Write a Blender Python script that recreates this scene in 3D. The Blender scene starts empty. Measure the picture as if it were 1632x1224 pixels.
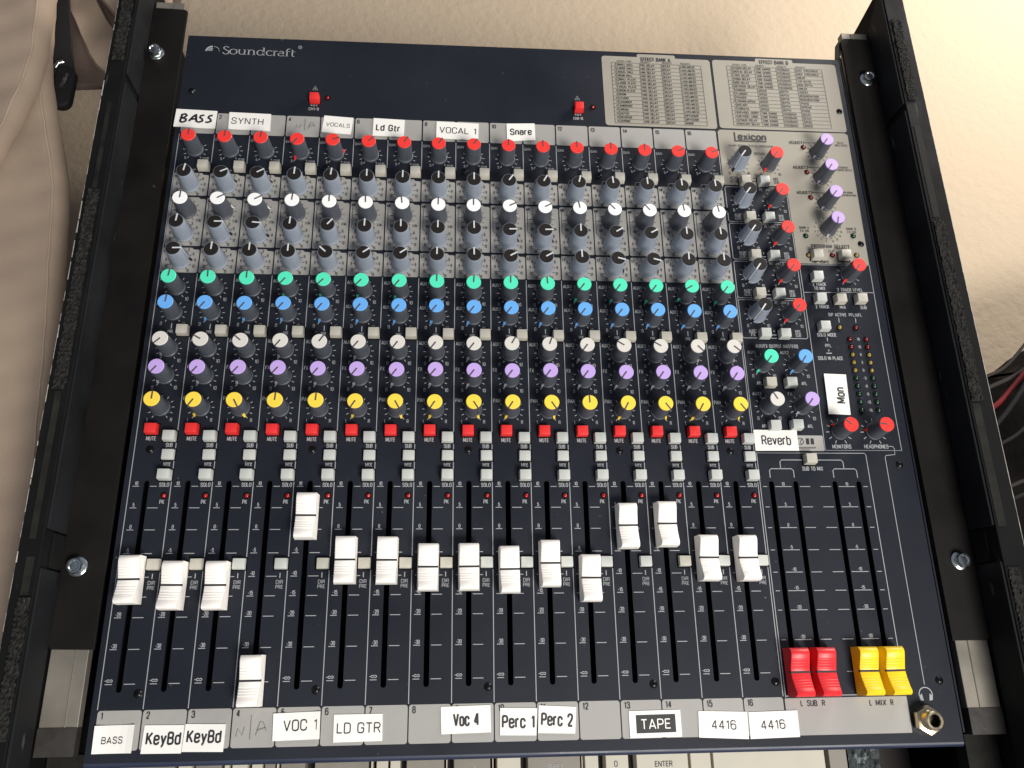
import bpy, math, random
from mathutils import Matrix, Vector
random.seed(7)
U = 0.022                      # one mixer channel is 22 mm wide
C = bpy.context.scene.collection
S = bpy.context.scene
rad = math.radians

# ------------------------------------------------------------------ camera
cam = bpy.data.cameras.new('camera'); co = bpy.data.objects.new('camera', cam); C.objects.link(co)
R = [[0.9969050733, -0.0102482836, -0.0779438736],
     [-0.0162279803, 0.9432866440, -0.3315825085],
     [0.0769216665, 0.3318211566, 0.9402009320]]
P = (7.85155535, 0.70859155, 20.50367166)
M = Matrix.Identity(4)
for i in range(3):
    for j in range(3): M[i][j] = R[i][j]
    M[i][3] = P[i] * U
co.matrix_world = M
cam.sensor_width = 36.0; cam.lens = 1296.027 / 1632 * 36
cam.clip_start = 0.01; cam.clip_end = 50
S.camera = co

# ------------------------------------------------------------------ world, light, exposure
w = bpy.data.worlds.new('World'); S.world = w; w.use_nodes = True
bg = w.node_tree.nodes['Background']
bg.inputs[0].default_value = (0.72, 0.80, 1.0, 1); bg.inputs[1].default_value = 0.24
def area(name, loc, target, sx, sy, power, col, spread=180):
    l = bpy.data.lights.new(name, 'AREA'); l.shape = 'RECTANGLE'
    l.size = sx * U; l.size_y = sy * U; l.energy = power; l.color = col; l.spread = rad(spread)
    o = bpy.data.objects.new(name, l); C.objects.link(o)
    o.location = Vector(loc) * U
    o.rotation_euler = (Vector(target) * U - Vector(loc) * U).to_track_quat('-Z', 'Y').to_euler()
    return o
area('window_light', (39, 36, 10), (20, 18, -8), 16, 14, 7.2, (1.0, 0.95, 0.88))
area('room_light', (36, -38, 60), (9, 8, 0), 30, 22, 38.0, (1.0, 0.97, 0.92))
S.view_settings.view_transform = 'Standard'; S.view_settings.look = 'None'
S.view_settings.exposure = 0.0; S.view_settings.gamma = 1.0
S.render.engine = 'CYCLES'

# ------------------------------------------------------------------ materials
def mat(name, col, rough=0.5, metal=0.0, noise=None, bump=None, spec=0.5, coat=0.0, spots=None, trans=0.0, streak=None):
    """noise=(scale, amount), bump=(scale, distance), spots=(scale, threshold, colour)"""
    m = bpy.data.materials.new(name); m.use_nodes = True
    nt = m.node_tree; b = nt.nodes['Principled BSDF']
    b.inputs['Base Color'].default_value = (*col, 1); b.inputs['Roughness'].default_value = rough
    b.inputs['Metallic'].default_value = metal; b.inputs['Specular IOR Level'].default_value = spec
    b.inputs['Coat Weight'].default_value = coat; b.inputs['Transmission Weight'].default_value = trans
    tc = nt.nodes.new('ShaderNodeTexCoord'); src = None
    if noise:
        n = nt.nodes.new('ShaderNodeTexNoise'); n.inputs['Scale'].default_value = noise[0]; n.inputs['Detail'].default_value = 6
        nt.links.new(tc.outputs['Object'], n.inputs['Vector'])
        r = nt.nodes.new('ShaderNodeValToRGB')
        r.color_ramp.elements[0].position = 0.3; r.color_ramp.elements[1].position = 0.72
        a = noise[1]
        r.color_ramp.elements[0].color = (*[c * (1 - a) for c in col], 1)
        r.color_ramp.elements[1].color = (*[min(1, c * (1 + a)) for c in col], 1)
        nt.links.new(n.outputs['Fac'], r.inputs['Fac']); src = r.outputs['Color']
        q = nt.nodes.new('ShaderNodeMapRange'); q.inputs[1].default_value = 0.3; q.inputs[2].default_value = 0.7
        q.inputs[3].default_value = max(0.02, rough - 0.1); q.inputs[4].default_value = min(1, rough + 0.1)
        nt.links.new(n.outputs['Fac'], q.inputs[0]); nt.links.new(q.outputs[0], b.inputs['Roughness'])
    if spots:
        n2 = nt.nodes.new('ShaderNodeTexNoise'); n2.inputs['Scale'].default_value = spots[0]; n2.inputs['Detail'].default_value = 4
        if streak:
            mp = nt.nodes.new('ShaderNodeMapping'); mp.inputs['Scale'].default_value = streak
            nt.links.new(tc.outputs['Object'], mp.inputs[0]); nt.links.new(mp.outputs[0], n2.inputs['Vector'])
        else: nt.links.new(tc.outputs['Object'], n2.inputs['Vector'])
        t = nt.nodes.new('ShaderNodeMapRange'); t.inputs[1].default_value = spots[1]; t.inputs[2].default_value = spots[1] + 0.03
        nt.links.new(n2.outputs['Fac'], t.inputs[0])
        mx = nt.nodes.new('ShaderNodeMixRGB'); mx.inputs[2].default_value = (*spots[2], 1)
        nt.links.new(t.outputs[0], mx.inputs[0])
        if src: nt.links.new(src, mx.inputs[1])
        else: mx.inputs[1].default_value = (*col, 1)
        src = mx.outputs[0]
    if src: nt.links.new(src, b.inputs['Base Color'])
    if bump:
        n3 = nt.nodes.new('ShaderNodeTexNoise'); n3.inputs['Scale'].default_value = bump[0]; n3.inputs['Detail'].default_value = 3
        nt.links.new(tc.outputs['Object'], n3.inputs['Vector'])
        bp = nt.nodes.new('ShaderNodeBump'); bp.inputs['Distance'].default_value = bump[1]; bp.inputs['Strength'].default_value = 0.7
        nt.links.new(n3.outputs['Fac'], bp.inputs['Height']); nt.links.new(bp.outputs['Normal'], b.inputs['Normal'])
    return m
m_panel = mat('navy_powder_coat', (0.0118, 0.0138, 0.0208), 0.5, noise=(14, 0.16), bump=(2600, 0.00006), spec=0.26, spots=(420, 0.738, (0.13, 0.13, 0.14)))
m_edge = mat('navy_folded_steel', (0.015, 0.022, 0.048), 0.45, noise=(20, 0.15), bump=(1500, 0.00005))
m_plate = mat('grey_screen_print', (0.335, 0.322, 0.298), 0.6, noise=(60, 0.05), bump=(2600, 0.00004))
m_plate_w = mat('warm_grey_screen_print', (0.315, 0.288, 0.235), 0.6, noise=(60, 0.05), bump=(2600, 0.00004))
m_white_ink = mat('white_ink', (0.34, 0.345, 0.35), 0.55)
m_black_ink = mat('black_ink', (0.022, 0.022, 0.025), 0.5)
m_slot = mat('slot_black', (0.002, 0.002, 0.0025), 0.8, spec=0.1)
m_knob = mat('dark_grey_rubber', (0.072, 0.080, 0.096), 0.42, noise=(300, 0.1), bump=(3000, 0.00003))
m_knob_g = mat('blue_grey_rubber', (0.27, 0.305, 0.36), 0.45, noise=(300, 0.06), bump=(3000, 0.00003))
m_capblack = mat('brown_black_cap', (0.013, 0.0105, 0.009), 0.6, spec=0.25)
cap_cols = {'red': (0.86, 0.040, 0.030), 'white': (0.93, 0.92, 0.89), 'cream': (0.66, 0.63, 0.57), 'green': (0.085, 0.76, 0.47),
            'blue': (0.135, 0.40, 0.82), 'lilac': (0.52, 0.36, 0.74), 'yellow': (0.93, 0.66, 0.065)}
m_cap = {k: mat(k + '_cap', v, 0.42, noise=(200, 0.03)) for k, v in cap_cols.items()}
m_cap['black'] = m_capblack
m_mark = {'lilac': mat('pale_mark', (0.42, 0.40, 0.44), 0.5), 'cream': mat('cream_mark', (0.36, 0.36, 0.36), 0.5)}
m_pointer_d = mat('pointer_grey', (0.075, 0.065, 0.07), 0.5)
m_pointer_l = mat('pointer_white', (0.62, 0.63, 0.64), 0.5)
m_btn = mat('light_grey_button', (0.52, 0.53, 0.49), 0.45, noise=(250, 0.03), bump=(1800, 0.00003))
m_btn_b = mat('beige_button', (0.50, 0.475, 0.40), 0.45, noise=(250, 0.03), bump=(1800, 0.00003))
m_btn_r = mat('red_button', (0.78, 0.030, 0.028), 0.42)
m_fad_w = mat('white_fader_plastic', (0.93, 0.885, 0.82), 0.4, noise=(150, 0.02))
m_fad_r = mat('red_fader_plastic', (0.72, 0.022, 0.028), 0.42)
m_fad_y = mat('yellow_fader_plastic', (0.94, 0.62, 0.012), 0.42)
m_line = mat('fader_line_black', (0.02, 0.02, 0.02), 0.5)
m_led_r = mat('red_led', (0.38, 0.008, 0.008), 0.12, coat=0.6)
m_led_d = mat('dark_red_led', (0.17, 0.008, 0.008), 0.12, coat=0.5)
m_led_y = mat('yellow_led', (0.27, 0.19, 0.03), 0.14, coat=0.5)
m_led_g = mat('green_led', (0.006, 0.046, 0.020), 0.14, coat=0.5)
m_screw = mat('black_screw', (0.006, 0.006, 0.006), 0.28, metal=0.3)
m_zinc = mat('zinc_steel', (0.62, 0.66, 0.64), 0.22, metal=1.0, noise=(180, 0.15))
m_brass = mat('nickel_brass', (0.66, 0.55, 0.36), 0.26, metal=1.0, noise=(200, 0.12))
m_bracket = mat('black_steel_bracket', (0.007, 0.0055, 0.0045), 0.62, noise=(25, 0.3), spec=0.22, bump=(1600, 0.00008), spots=(260, 0.77, (0.10, 0.09, 0.08)))
m_alu = mat('dull_aluminium', (0.26, 0.235, 0.195), 0.5, metal=0.5, noise=(30, 0.18), bump=(500, 0.00005))
m_case = mat('black_case_laminate', (0.006, 0.006, 0.006), 0.75, spec=0.12, noise=(40, 0.35), bump=(700, 0.0001), spots=(120, 0.69, (0.045, 0.042, 0.038)), streak=(2.0, 0.22, 1.0))
m_liner = mat('case_liner', (0.0085, 0.0092, 0.0105), 0.65, spec=0.2, noise=(30, 0.3), bump=(900, 0.00008), spots=(140, 0.70, (0.05, 0.05, 0.05)), streak=(1.5, 0.18, 0.9))
m_velcro = mat('velcro', (0.022, 0.021, 0.019), 0.95, spec=0.1, noise=(500, 0.6), bump=(900, 0.0006), spots=(700, 0.70, (0.10, 0.095, 0.09)))
m_glue = mat('tape_residue', (0.016, 0.0155, 0.013), 0.8, spec=0.15, noise=(90, 0.45), bump=(400, 0.0002))
m_rail_end = mat('dark_rail_end', (0.035, 0.031, 0.027), 0.5, noise=(60, 0.3), bump=(300, 0.0002))
m_chip = mat('bare_edge', (0.42, 0.39, 0.34), 0.7, noise=(200, 0.4))
m_sticker = mat('sticker_paper', (0.88, 0.85, 0.785), 0.42, noise=(40, 0.02))
m_pencil = mat('pencil', (0.16, 0.155, 0.15), 0.7)
m_cable_b = mat('black_cable', (0.010, 0.009, 0.009), 0.7, spec=0.2)
m_cable_g = mat('grey_cable', (0.035, 0.030, 0.027), 0.85, spec=0.15)
m_cable_r = mat('red_cable', (0.13, 0.006, 0.008), 0.7, spec=0.2)
m_cloth = mat('beige_cloth', (0.35, 0.262, 0.19), 0.85, noise=(22, 0.08), bump=(1400, 0.0003))
m_hem = mat('pale_hem', (0.40, 0.305, 0.225), 0.85)
m_cloth2 = mat('brown_cloth', (0.13, 0.092, 0.075), 0.9, noise=(35, 0.15), bump=(1400, 0.0003))
m_strap = mat('black_webbing', (0.010, 0.009, 0.009), 0.8, bump=(900, 0.0003))
m_key_g = mat('grey_brown_key', (0.23, 0.205, 0.17), 0.5, noise=(90, 0.06))
m_key_c = mat('cream_key', (0.52, 0.48, 0.39), 0.5, noise=(60, 0.05))
m_key_bed = mat('keyboard_bed', (0.02, 0.014, 0.012), 0.7)
m_foam = mat('speckled_foam', (0.04, 0.05, 0.05), 0.9, bump=(300, 0.001), spots=(260, 0.56, (0.16, 0.19, 0.19)))
m_bag = mat('black_nylon', (0.005, 0.004, 0.0035), 0.9, spec=0.08, noise=(15, 0.4), bump=(120, 0.002))
def wall_mat():
    m = mat('stucco_paint', (0.41, 0.325, 0.23), 0.85); nt = m.node_tree; b = nt.nodes['Principled BSDF']
    tc = nt.nodes.new('ShaderNodeTexCoord')
    n = nt.nodes.new('ShaderNodeTexNoise'); n.inputs['Scale'].default_value = 150; n.inputs['Detail'].default_value = 5; n.inputs['Distortion'].default_value = 0.25
    n2 = nt.nodes.new('ShaderNodeTexVoronoi'); n2.feature = 'SMOOTH_F1'; n2.inputs['Scale'].default_value = 100
    nt.links.new(tc.outputs['Object'], n.inputs['Vector']); nt.links.new(tc.outputs['Object'], n2.inputs['Vector'])
    a = nt.nodes.new('ShaderNodeMath'); a.operation = 'MULTIPLY_ADD'; a.inputs[1].default_value = 0.5
    nt.links.new(n2.outputs['Distance'], a.inputs[0]); nt.links.new(n.outputs['Fac'], a.inputs[2])
    bp = nt.nodes.new('ShaderNodeBump'); bp.inputs['Distance'].default_value = 0.0017; bp.inputs['Strength'].default_value = 0.5
    nt.links.new(a.outputs[0], bp.inputs['Height']); nt.links.new(bp.outputs['Normal'], b.inputs['Normal'])
    return m
m_wall = wall_mat()

# ------------------------------------------------------------------ mesh helpers (all coordinates in channel widths)
class MB:
    def __init__(s): s.v = []; s.f = []
    def add(s, vs, fs):
        o = len(s.v); s.v += [tuple(p) for p in vs]; s.f += [tuple(i + o for i in f) for f in fs]
    def box(s, x0, x1, y0, y1, z0, z1, tx=0, ty=0):
        s.add([(x0, y0, z0), (x1, y0, z0), (x1, y1, z0), (x0, y1, z0),
               (x0 + tx, y0 + ty, z1), (x1 - tx, y0 + ty, z1), (x1 - tx, y1 - ty, z1), (x0 + tx, y1 - ty, z1)],
              [(3, 2, 1, 0), (4, 5, 6, 7), (0, 1, 5, 4), (1, 2, 6, 5), (2, 3, 7, 6), (3, 0, 4, 7)])
    def prism(s, pts, z0, z1):
        n = len(pts)
        s.add([(x, y, z0) for x, y in pts] + [(x, y, z1) for x, y in pts],
              [tuple(range(n - 1, -1, -1)), tuple(range(n, 2 * n))] + [(i, (i + 1) % n, n + (i + 1) % n, n + i) for i in range(n)])
    def flat(s, pts, z): s.add([(x, y, z) for x, y in pts], [tuple(range(len(pts)))])
    def lathe(s, prof, n=24, cx=0, cy=0, flute=0, cap=True):
        vs = []; fs = []
        for r, z in prof:
            for k in range(n):
                a = 2 * math.pi * k / n; rr = r * (1 - (flute if k % 2 else 0))
                vs.append((cx + rr * math.cos(a), cy + rr * math.sin(a), z))
        for j in range(len(prof) - 1):
            for k in range(n):
                k2 = (k + 1) % n; fs.append((j * n + k, j * n + k2, (j + 1) * n + k2, (j + 1) * n + k))
        if cap: fs.append(tuple((len(prof) - 1) * n + k for k in range(n)))
        s.add(vs, fs)
    def stroke(s, pts, wd, z, wd2=None, closed=False):
        """flat ribbon along pts; wd horizontal nib half size, wd2 vertical nib half size"""
        wd2 = wd if wd2 is None else wd2; n = len(pts); vs = []
        for i in range(n):
            a = pts[(i - 1) % n] if (closed or i) else pts[0]; b = pts[(i + 1) % n] if (closed or i < n - 1) else pts[-1]
            dx, dy = b[0] - a[0], b[1] - a[1]; l = math.hypot(dx, dy) or 1
            nx, ny = -dy / l, dx / l
            vs += [(pts[i][0] + nx * wd, pts[i][1] + ny * wd2, z), (pts[i][0] - nx * wd, pts[i][1] - ny * wd2, z)]
        fs = [(2 * i + 1, 2 * i + 3, 2 * i + 2, 2 * i) for i in range(n - 1)]
        if closed: fs.append((2 * n - 1, 1, 0, 2 * n - 2))
        s.add(vs, fs)
    def tube(s, pts, r, n=8):
        pts = [Vector(p) for p in pts]; vs = []; fs = []; m = len(pts)
        for i, p in enumerate(pts):
            d = (pts[min(i + 1, m - 1)] - pts[max(i - 1, 0)]).normalized()
            a = d.orthogonal().normalized() if i == 0 else (pa - d * pa.dot(d)).normalized(); pa = a; b = d.cross(a)
            for k in range(n):
                t = 2 * math.pi * k / n; vs.append(tuple(p + a * r * math.cos(t) + b * r * math.sin(t)))
        for i in range(m - 1):
            for k in range(n):
                k2 = (k + 1) % n; fs.append((i * n + k, i * n + k2, (i + 1) * n + k2, (i + 1) * n + k))
        s.add(vs, fs)
    def mesh(s, name, m, smooth=None, bevel=None):
        me = bpy.data.meshes.new(name)
        me.from_pydata([(x * U, y * U, z * U) for x, y, z in s.v], [], s.f); me.materials.append(m)
        if bevel:
            import bmesh
            bm = bmesh.new(); bm.from_mesh(me)
            bmesh.ops.bevel(bm, geom=[e for e in bm.edges if e.calc_face_angle(0) > 0.5], offset=bevel[0] * U, segments=bevel[1], affect='EDGES', profile=0.5)
            bm.to_mesh(me); bm.free()
        me.update()
        if smooth is not None: me.shade_smooth(); me.set_sharp_from_angle(angle=rad(smooth))
        return me
    def build(s, name, m, parent=None, smooth=None, bevel=None, **kw):
        return link(s.mesh(name, m, smooth, bevel), name, parent, **kw)
def link(me, name, parent=None, loc=(0, 0, 0), rz=0, label=None, kind=None):
    o = bpy.data.objects.new(name, me); C.objects.link(o)
    o.location = (loc[0] * U, loc[1] * U, loc[2] * U); o.rotation_euler = (0, 0, rz)
    if parent: o.parent = parent
    if label: o['label'] = label
    if kind: o['kind'] = kind
    return o
def thing(name, label, cat, loc=(0, 0, 0), group=None):
    o = bpy.data.objects.new(name, None); C.objects.link(o); o.location = Vector(loc) * U
    o['label'] = label; o['category'] = cat; o.empty_display_size = 0.02
    if group: o['group'] = group
    return o
def rrect(x0, x1, y0, y1, r, n=4):
    pts = []
    for cx, cy, a0 in ((x1 - r, y1 - r, 0), (x0 + r, y1 - r, 90), (x0 + r, y0 + r, 180), (x1 - r, y0 + r, 270)):
        for k in range(n + 1):
            a = rad(a0 + 90 * k / n); pts.append((cx + r * math.cos(a), cy + r * math.sin(a)))
    return pts

# a condensed single-stroke sans: every glyph is a few centre lines (corner radius, points), capital height 1
def rp(r, pts, n=4):
    if r <= 0 or len(pts) < 3: return list(pts)
    out = [pts[0]]
    for k in range(1, len(pts) - 1):
        p, a, b_ = pts[k], pts[k - 1], pts[k + 1]
        la = math.hypot(a[0] - p[0], a[1] - p[1]); lb = math.hypot(b_[0] - p[0], b_[1] - p[1])
        rr = min(r, la * .5 if k > 1 else la, lb * .5 if k < len(pts) - 2 else lb)
        s0 = (p[0] + (a[0] - p[0]) * rr / la, p[1] + (a[1] - p[1]) * rr / la); s1 = (p[0] + (b_[0] - p[0]) * rr / lb, p[1] + (b_[1] - p[1]) * rr / lb)
        for j in range(n + 1):
            t = j / n; out.append(((1 - t) ** 2 * s0[0] + 2 * t * (1 - t) * p[0] + t * t * s1[0], (1 - t) ** 2 * s0[1] + 2 * t * (1 - t) * p[1] + t * t * s1[1]))
    return out + [pts[-1]]
def ob(x0, x1, y0, y1): m = (x0 + x1) / 2; return (.24, [(m, y0), (x1, y0), (x1, y1), (x0, y1), (x0, y0), (m, y0)])
L_ = lambda *p: (0, list(p))
F = {' ': (.22, []), '-': (.24, [L_((0, .42), (.24, .42))]), '/': (.3, [L_((0, -.05), (.3, 1.05))]), '.': (.06, [L_((0, .05), (.08, .05))]),
 '0': (.44, [ob(0, .44, 0, 1)]), '1': (.24, [L_((.2, 0), (.2, 1)), L_((.22, .97), (.03, .78))]),
 '2': (.45, [(.22, [(.01, .72), (.01, 1), (.44, 1), (.44, .60), (.02, .04)]), L_((0, 0), (.46, 0))]),
 '3': (.45, [(.2, [(.01, .76), (.01, 1), (.43, 1), (.43, .53), (.15, .53)]), (.22, [(.15, .53), (.45, .53), (.45, 0), (0, 0), (0, .24)])]),
 '4': (.48, [L_((.35, 0), (.35, 1)), L_((.33, .98), (.01, .26)), L_((0, .26), (.48, .26))]),
 '5': (.45, [L_((.42, 1), (.04, 1)), L_((.06, 1), (.03, .48)), (.2, [(.03, .52), (.12, .64), (.45, .64), (.45, 0), (0, 0), (0, .24)])]),
 '6': (.45, [ob(0, .45, 0, .6), (.22, [(0, .35), (0, 1), (.43, 1), (.43, .78)])]), '7': (.44, [L_((0, 1), (.45, 1)), L_((.44, 1), (.15, 0))]),
 '8': (.45, [ob(.02, .43, .53, 1), ob(0, .45, 0, .53)]), '9': (.45, [ob(0, .45, .4, 1), (.22, [(.45, .65), (.45, 0), (.02, 0), (.02, .22)])]),
 'A': (.52, [L_((0, 0), (.26, 1)), L_((.26, 1), (.52, 0)), L_((.08, .28), (.44, .28))]),
 'B': (.46, [L_((0, 0), (0, 1)), (.2, [(0, 1), (.43, 1), (.43, .53), (0, .53)]), (.22, [(0, .53), (.46, .53), (.46, 0), (0, 0)])]),
 'C': (.46, [(.24, [(.46, .68), (.46, 1), (0, 1), (0, 0), (.46, 0), (.46, .32)])]), 'D': (.47, [L_((0, 0), (0, 1)), (.26, [(0, 1), (.47, 1), (.47, 0), (0, 0)])]),
 'E': (.4, [L_((0, 0), (0, 1)), L_((0, .97), (.4, .97)), L_((0, .52), (.36, .52)), L_((0, .03), (.4, .03))]), 'F': (.38, [L_((0, 0), (0, 1)), L_((0, .97), (.39, .97)), L_((0, .51), (.34, .51))]),
 'G': (.48, [(.24, [(.47, .70), (.47, 1), (0, 1), (0, 0), (.47, 0), (.47, .46)]), L_((.25, .48), (.50, .48))]), 'H': (.46, [L_((0, 0), (0, 1)), L_((.46, 0), (.46, 1)), L_((0, .52), (.46, .52))]),
 'I': (.06, [L_((.03, 0), (.03, 1))]), 'J': (.36, [(.2, [(.35, 1), (.35, 0), (0, 0), (0, .3)])]), 'K': (.48, [L_((0, 0), (0, 1)), L_((.46, 1), (.02, .38)), L_((.14, .58), (.48, 0))]),
 'L': (.38, [L_((0, 0), (0, 1)), L_((0, .03), (.38, .03))]), 'M': (.58, [L_((0, 0), (0, 1)), L_((.58, 0), (.58, 1)), L_((.02, 1), (.29, .12)), L_((.56, 1), (.29, .12))]),
 'N': (.48, [L_((0, 0), (0, 1)), L_((.48, 0), (.48, 1)), L_((.02, 1), (.46, 0))]), 'O': (.48, [ob(0, .48, 0, 1)]), 'P': (.45, [L_((0, 0), (0, 1)), (.22, [(0, .98), (.45, .98), (.45, .45), (0, .45)])]),
 'Q': (.48, [ob(0, .48, 0, 1), L_((.3, .2), (.5, -.05))]), 'R': (.47, [L_((0, 0), (0, 1)), (.22, [(0, .98), (.45, .98), (.45, .48), (0, .48)]), L_((.26, .48), (.47, 0))]),
 'S': (.46, [(.2, [(.44, .74), (.44, 1), (.01, 1), (.01, .56), (.45, .46), (.45, 0), (0, 0), (0, .27)])]), 'T': (.46, [L_((.23, 0), (.23, 1)), L_((0, .97), (.46, .97))]),
 'U': (.46, [(.24, [(0, 1), (0, 0), (.46, 0), (.46, 1)])]), 'V': (.5, [L_((0, 1), (.25, 0)), L_((.25, 0), (.5, 1))]), 'W': (.74, [L_((0, 1), (.18, 0)), L_((.18, 0), (.37, 1)), L_((.37, 1), (.56, 0)), L_((.56, 0), (.74, 1))]),
 'X': (.48, [L_((0, 0), (.48, 1)), L_((0, 1), (.48, 0))]), 'Z': (.44, [L_((0, .97), (.44, .97)), L_((.43, .97), (.02, .03)), L_((0, .03), (.44, .03))]), 'Y': (.5, [L_((0, 1), (.25, .44)), L_((.5, 1), (.25, .44)), L_((.25, .46), (.25, 0))]),
 'a': (.40, [(.17, [(.02, .54), (.02, .73), (.39, .73), (.39, 0)]), (.16, [(.39, .43), (0, .43), (0, 0), (.39, 0), (.39, .2)])]), 'c': (.38, [(.19, [(.38, .50), (.38, .73), (0, .73), (0, 0), (.38, 0), (.38, .24)])]),
 'd': (.40, [ob(0, .40, 0, .73), L_((.40, 0), (.40, 1))]), 'e': (.40, [L_((0, .38), (.40, .38)), (.19, [(.40, .38), (.40, .73), (0, .73), (0, 0), (.40, 0), (.40, .2)])]),
 'b': (.40, [ob(0, .40, 0, .73), L_((0, 0), (0, 1))]), 'i': (.05, [L_((.02, 0), (.02, .73)), L_((.02, .87), (.02, 1))]), 'k': (.4, [L_((0, 0), (0, 1)), L_((.37, .73), (.02, .3)), L_((.13, .45), (.4, 0))]),
 'n': (.38, [L_((0, 0), (0, .75)), (.19, [(0, .5), (0, .73), (.38, .73), (.38, 0)])]), 'o': (.40, [ob(0, .40, 0, .73)]), 'r': (.26, [L_((0, 0), (0, .75)), (.2, [(0, .45), (0, .72), (.26, .72)])]),
 't': (.28, [(.14, [(.11, .94), (.11, 0), (.28, 0)]), L_((0, .72), (.27, .72))]), 'v': (.4, [L_((0, .74), (.2, 0)), L_((.2, 0), (.4, .74))]), 'x': (.38, [L_((0, 0), (.38, .73)), L_((0, .73), (.38, 0))]),
 'y': (.4, [L_((0, .74), (.21, .02)), L_((.4, .74), (.13, -.2)), L_((.15, -.2), (.02, -.22))])}
def text(mb, s, x, y, h, z, width=None, cond=0.72, align='c', bold=0.012, rot=0):
    """x, y is the middle of the line (align c) or its left/right end; h the capital height"""
    t = .125 * h if bold > .045 else (.060 if bold < 0 else (.070 if bold < .015 else .092)) * h; gap = .20 if bold < .015 else .24
    nat = sum(F[c][0] for c in s) + gap * (len(s) - 1)
    kx = ((width - 2 * t) / nat) if width else h * cond / .72
    wd = nat * kx; ox = {'c': -wd / 2, 'l': t, 'r': -wd - t}[align]
    t = min(t, kx * .105) if h < .12 else t
    ca, sa = math.cos(rot), math.sin(rot); px = ox; dz = 0
    for c in s:
        for r, pts in F[c][1]:
            q = []
            for gx, gy in rp(r, pts, 3 if h < .12 else 5):
                ax = px + gx * kx; ay = (gy - .5) * h; q.append((x + ax * ca - ay * sa, y + ax * sa + ay * ca))
            mb.stroke(q, t, z + dz); dz = (dz + .0006) % .003
        px += (F[c][0] + gap) * kx

# ------------------------------------------------------------------ wall behind
wb = MB(); N = 6
wb.add([(-60, -50, -8), (90, -50, -8), (90, 70, -8), (-60, 70, -8)], [(0, 1, 2, 3)])
wb.build('wall', m_wall, kind='structure')

# ------------------------------------------------------------------ mixing console
mix = thing('mixing_console', 'dark navy sixteen channel audio mixing console with colourful knobs and white faders', 'mixing console')
ZP, ZI = 0.008, 0.016          # heights of printed plates and of ink on them
SLOTS = [(i + 0.40) for i in range(16)] + [16.37, 17.03, 18.10, 18.76]
SY0, SY1, SW = 0.36, 5.30, 0.066
PX0, PX1, PY0, PY1 = -0.14, 20.36, -1.16, 19.08
# faceplate: a curve with slot holes, filled and thickened
cu = bpy.data.curves.new('faceplate', 'CURVE'); cu.dimensions = '2D'; cu.fill_mode = 'BOTH'; cu.extrude = 0.03 * U; cu.bevel_depth = 0
def spl(pts):
    sp = cu.splines.new('POLY'); sp.points.add(len(pts) - 1); sp.use_cyclic_u = True
    for p, (x, y) in zip(sp.points, pts): p.co = (x * U, y * U, 0, 1)
spl([(PX0, PY0 + .05), (PX1, PY0 + .05), (PX1, PY1 + .12), (PX0, PY1)])
for sx in SLOTS: spl(rrect(sx - SW, sx + SW, SY0, SY1, SW - 0.002, 4))
tmp = bpy.data.objects.new('tmp', cu); C.objects.link(tmp)
me = bpy.data.meshes.new_from_object(tmp); bpy.data.objects.remove(tmp)
me.materials.clear(); me.materials.append(m_panel); me.name = 'faceplate'
link(me, 'faceplate', mix, loc=(0, 0, -0.03))
# body below the faceplate and rolled front edge
b = MB(); b.box(PX0 + .02, PX1 - .02, PY0 + .12, PY1 - .05, -3.0, -0.62)
b.box(PX0 + .012, PX0 + .06, PY0 + .12, PY1 - .05, -0.615, -0.064); b.box(PX1 - .06, PX1 - .005, PY0 + .12, PY1 - .05, -0.615, -0.064)
b.build('chassis', m_panel, mix)
b = MB(); prof = []
for k in range(7):
    a = rad(90 * k / 6); prof.append((PY0 + .05 - 0.11 * math.sin(a), -0.11 + 0.11 * math.cos(a)))
prof += [(PY0 - .06, -0.9)]
vs = []; fs = []
for y, z in prof: vs += [(PX0, y, z), (PX1, y, z)]
for k in range(len(prof) - 1): fs.append((2 * k, 2 * k + 2, 2 * k + 3, 2 * k + 1))
b.add(vs, fs); b.build('front_edge', m_edge, mix, smooth=60)
b = MB()
for sx in SLOTS: b.box(sx - .15, sx + .15, SY0 - .05, SY1 + .05, -0.55, -0.50)
me_tr = b
tr = MB(); x0, x1, y0, y1 = -.15, .15, SY0 - .05, SY1 + .05
tr.add([(x0, y0, -.6), (x1, y0, -.6), (x1, y1, -.6), (x0, y1, -.6), (x0, y0, -.062), (x1, y0, -.062), (x1, y1, -.062), (x0, y1, -.062)],
       [(0, 1, 2, 3), (0, 4, 5, 1), (1, 5, 6, 2), (2, 6, 7, 3), (3, 7, 4, 0)])
trm = tr.mesh('fader_slot', m_slot)
for sx in SLOTS: link(trm, 'fader_slot', mix, loc=(sx, 0, 0))

# grey printed plates
def plate(pts, m=m_plate, loc=(0, 0, 0)):
    q = MB(); q.flat(pts, ZP); return q.mesh('legend_plate', m)
def notch(x0, x1, y0, y1, xn, dn, r=.04):
    p = rrect(x0, x1, y0, y1, r, 3)
    top_right = [(x1, y1 - dn - .03), (x1 - .03, y1 - dn), (xn + dn, y1 - dn), (xn, y1)]
    return top_right + p[4:]
pm_top = plate(rrect(.02, .98, 15.56, 16.28, .05)); pm_bot = plate(rrect(.015, .985, -.86, -.02, .06))
pm_hf = plate(notch(.02, .985, 13.48, 14.22, .78, .06)); pm_mf = plate(notch(.02, .985, 11.88, 13.42, .78, .05)); pm_lf = plate(notch(.02, .985, 11.06, 11.82, .78, .05))
for i in range(16):
    for pm in (pm_top, pm_bot, pm_hf, pm_mf, pm_lf): link(pm, 'legend_plate', mix, loc=(i, 0, 0))
link(plate(rrect(16.03, 19.10, -.88, -.05, .03)), 'legend_plate', mix, label='long blank grey strip under the red and yellow faders')
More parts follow.
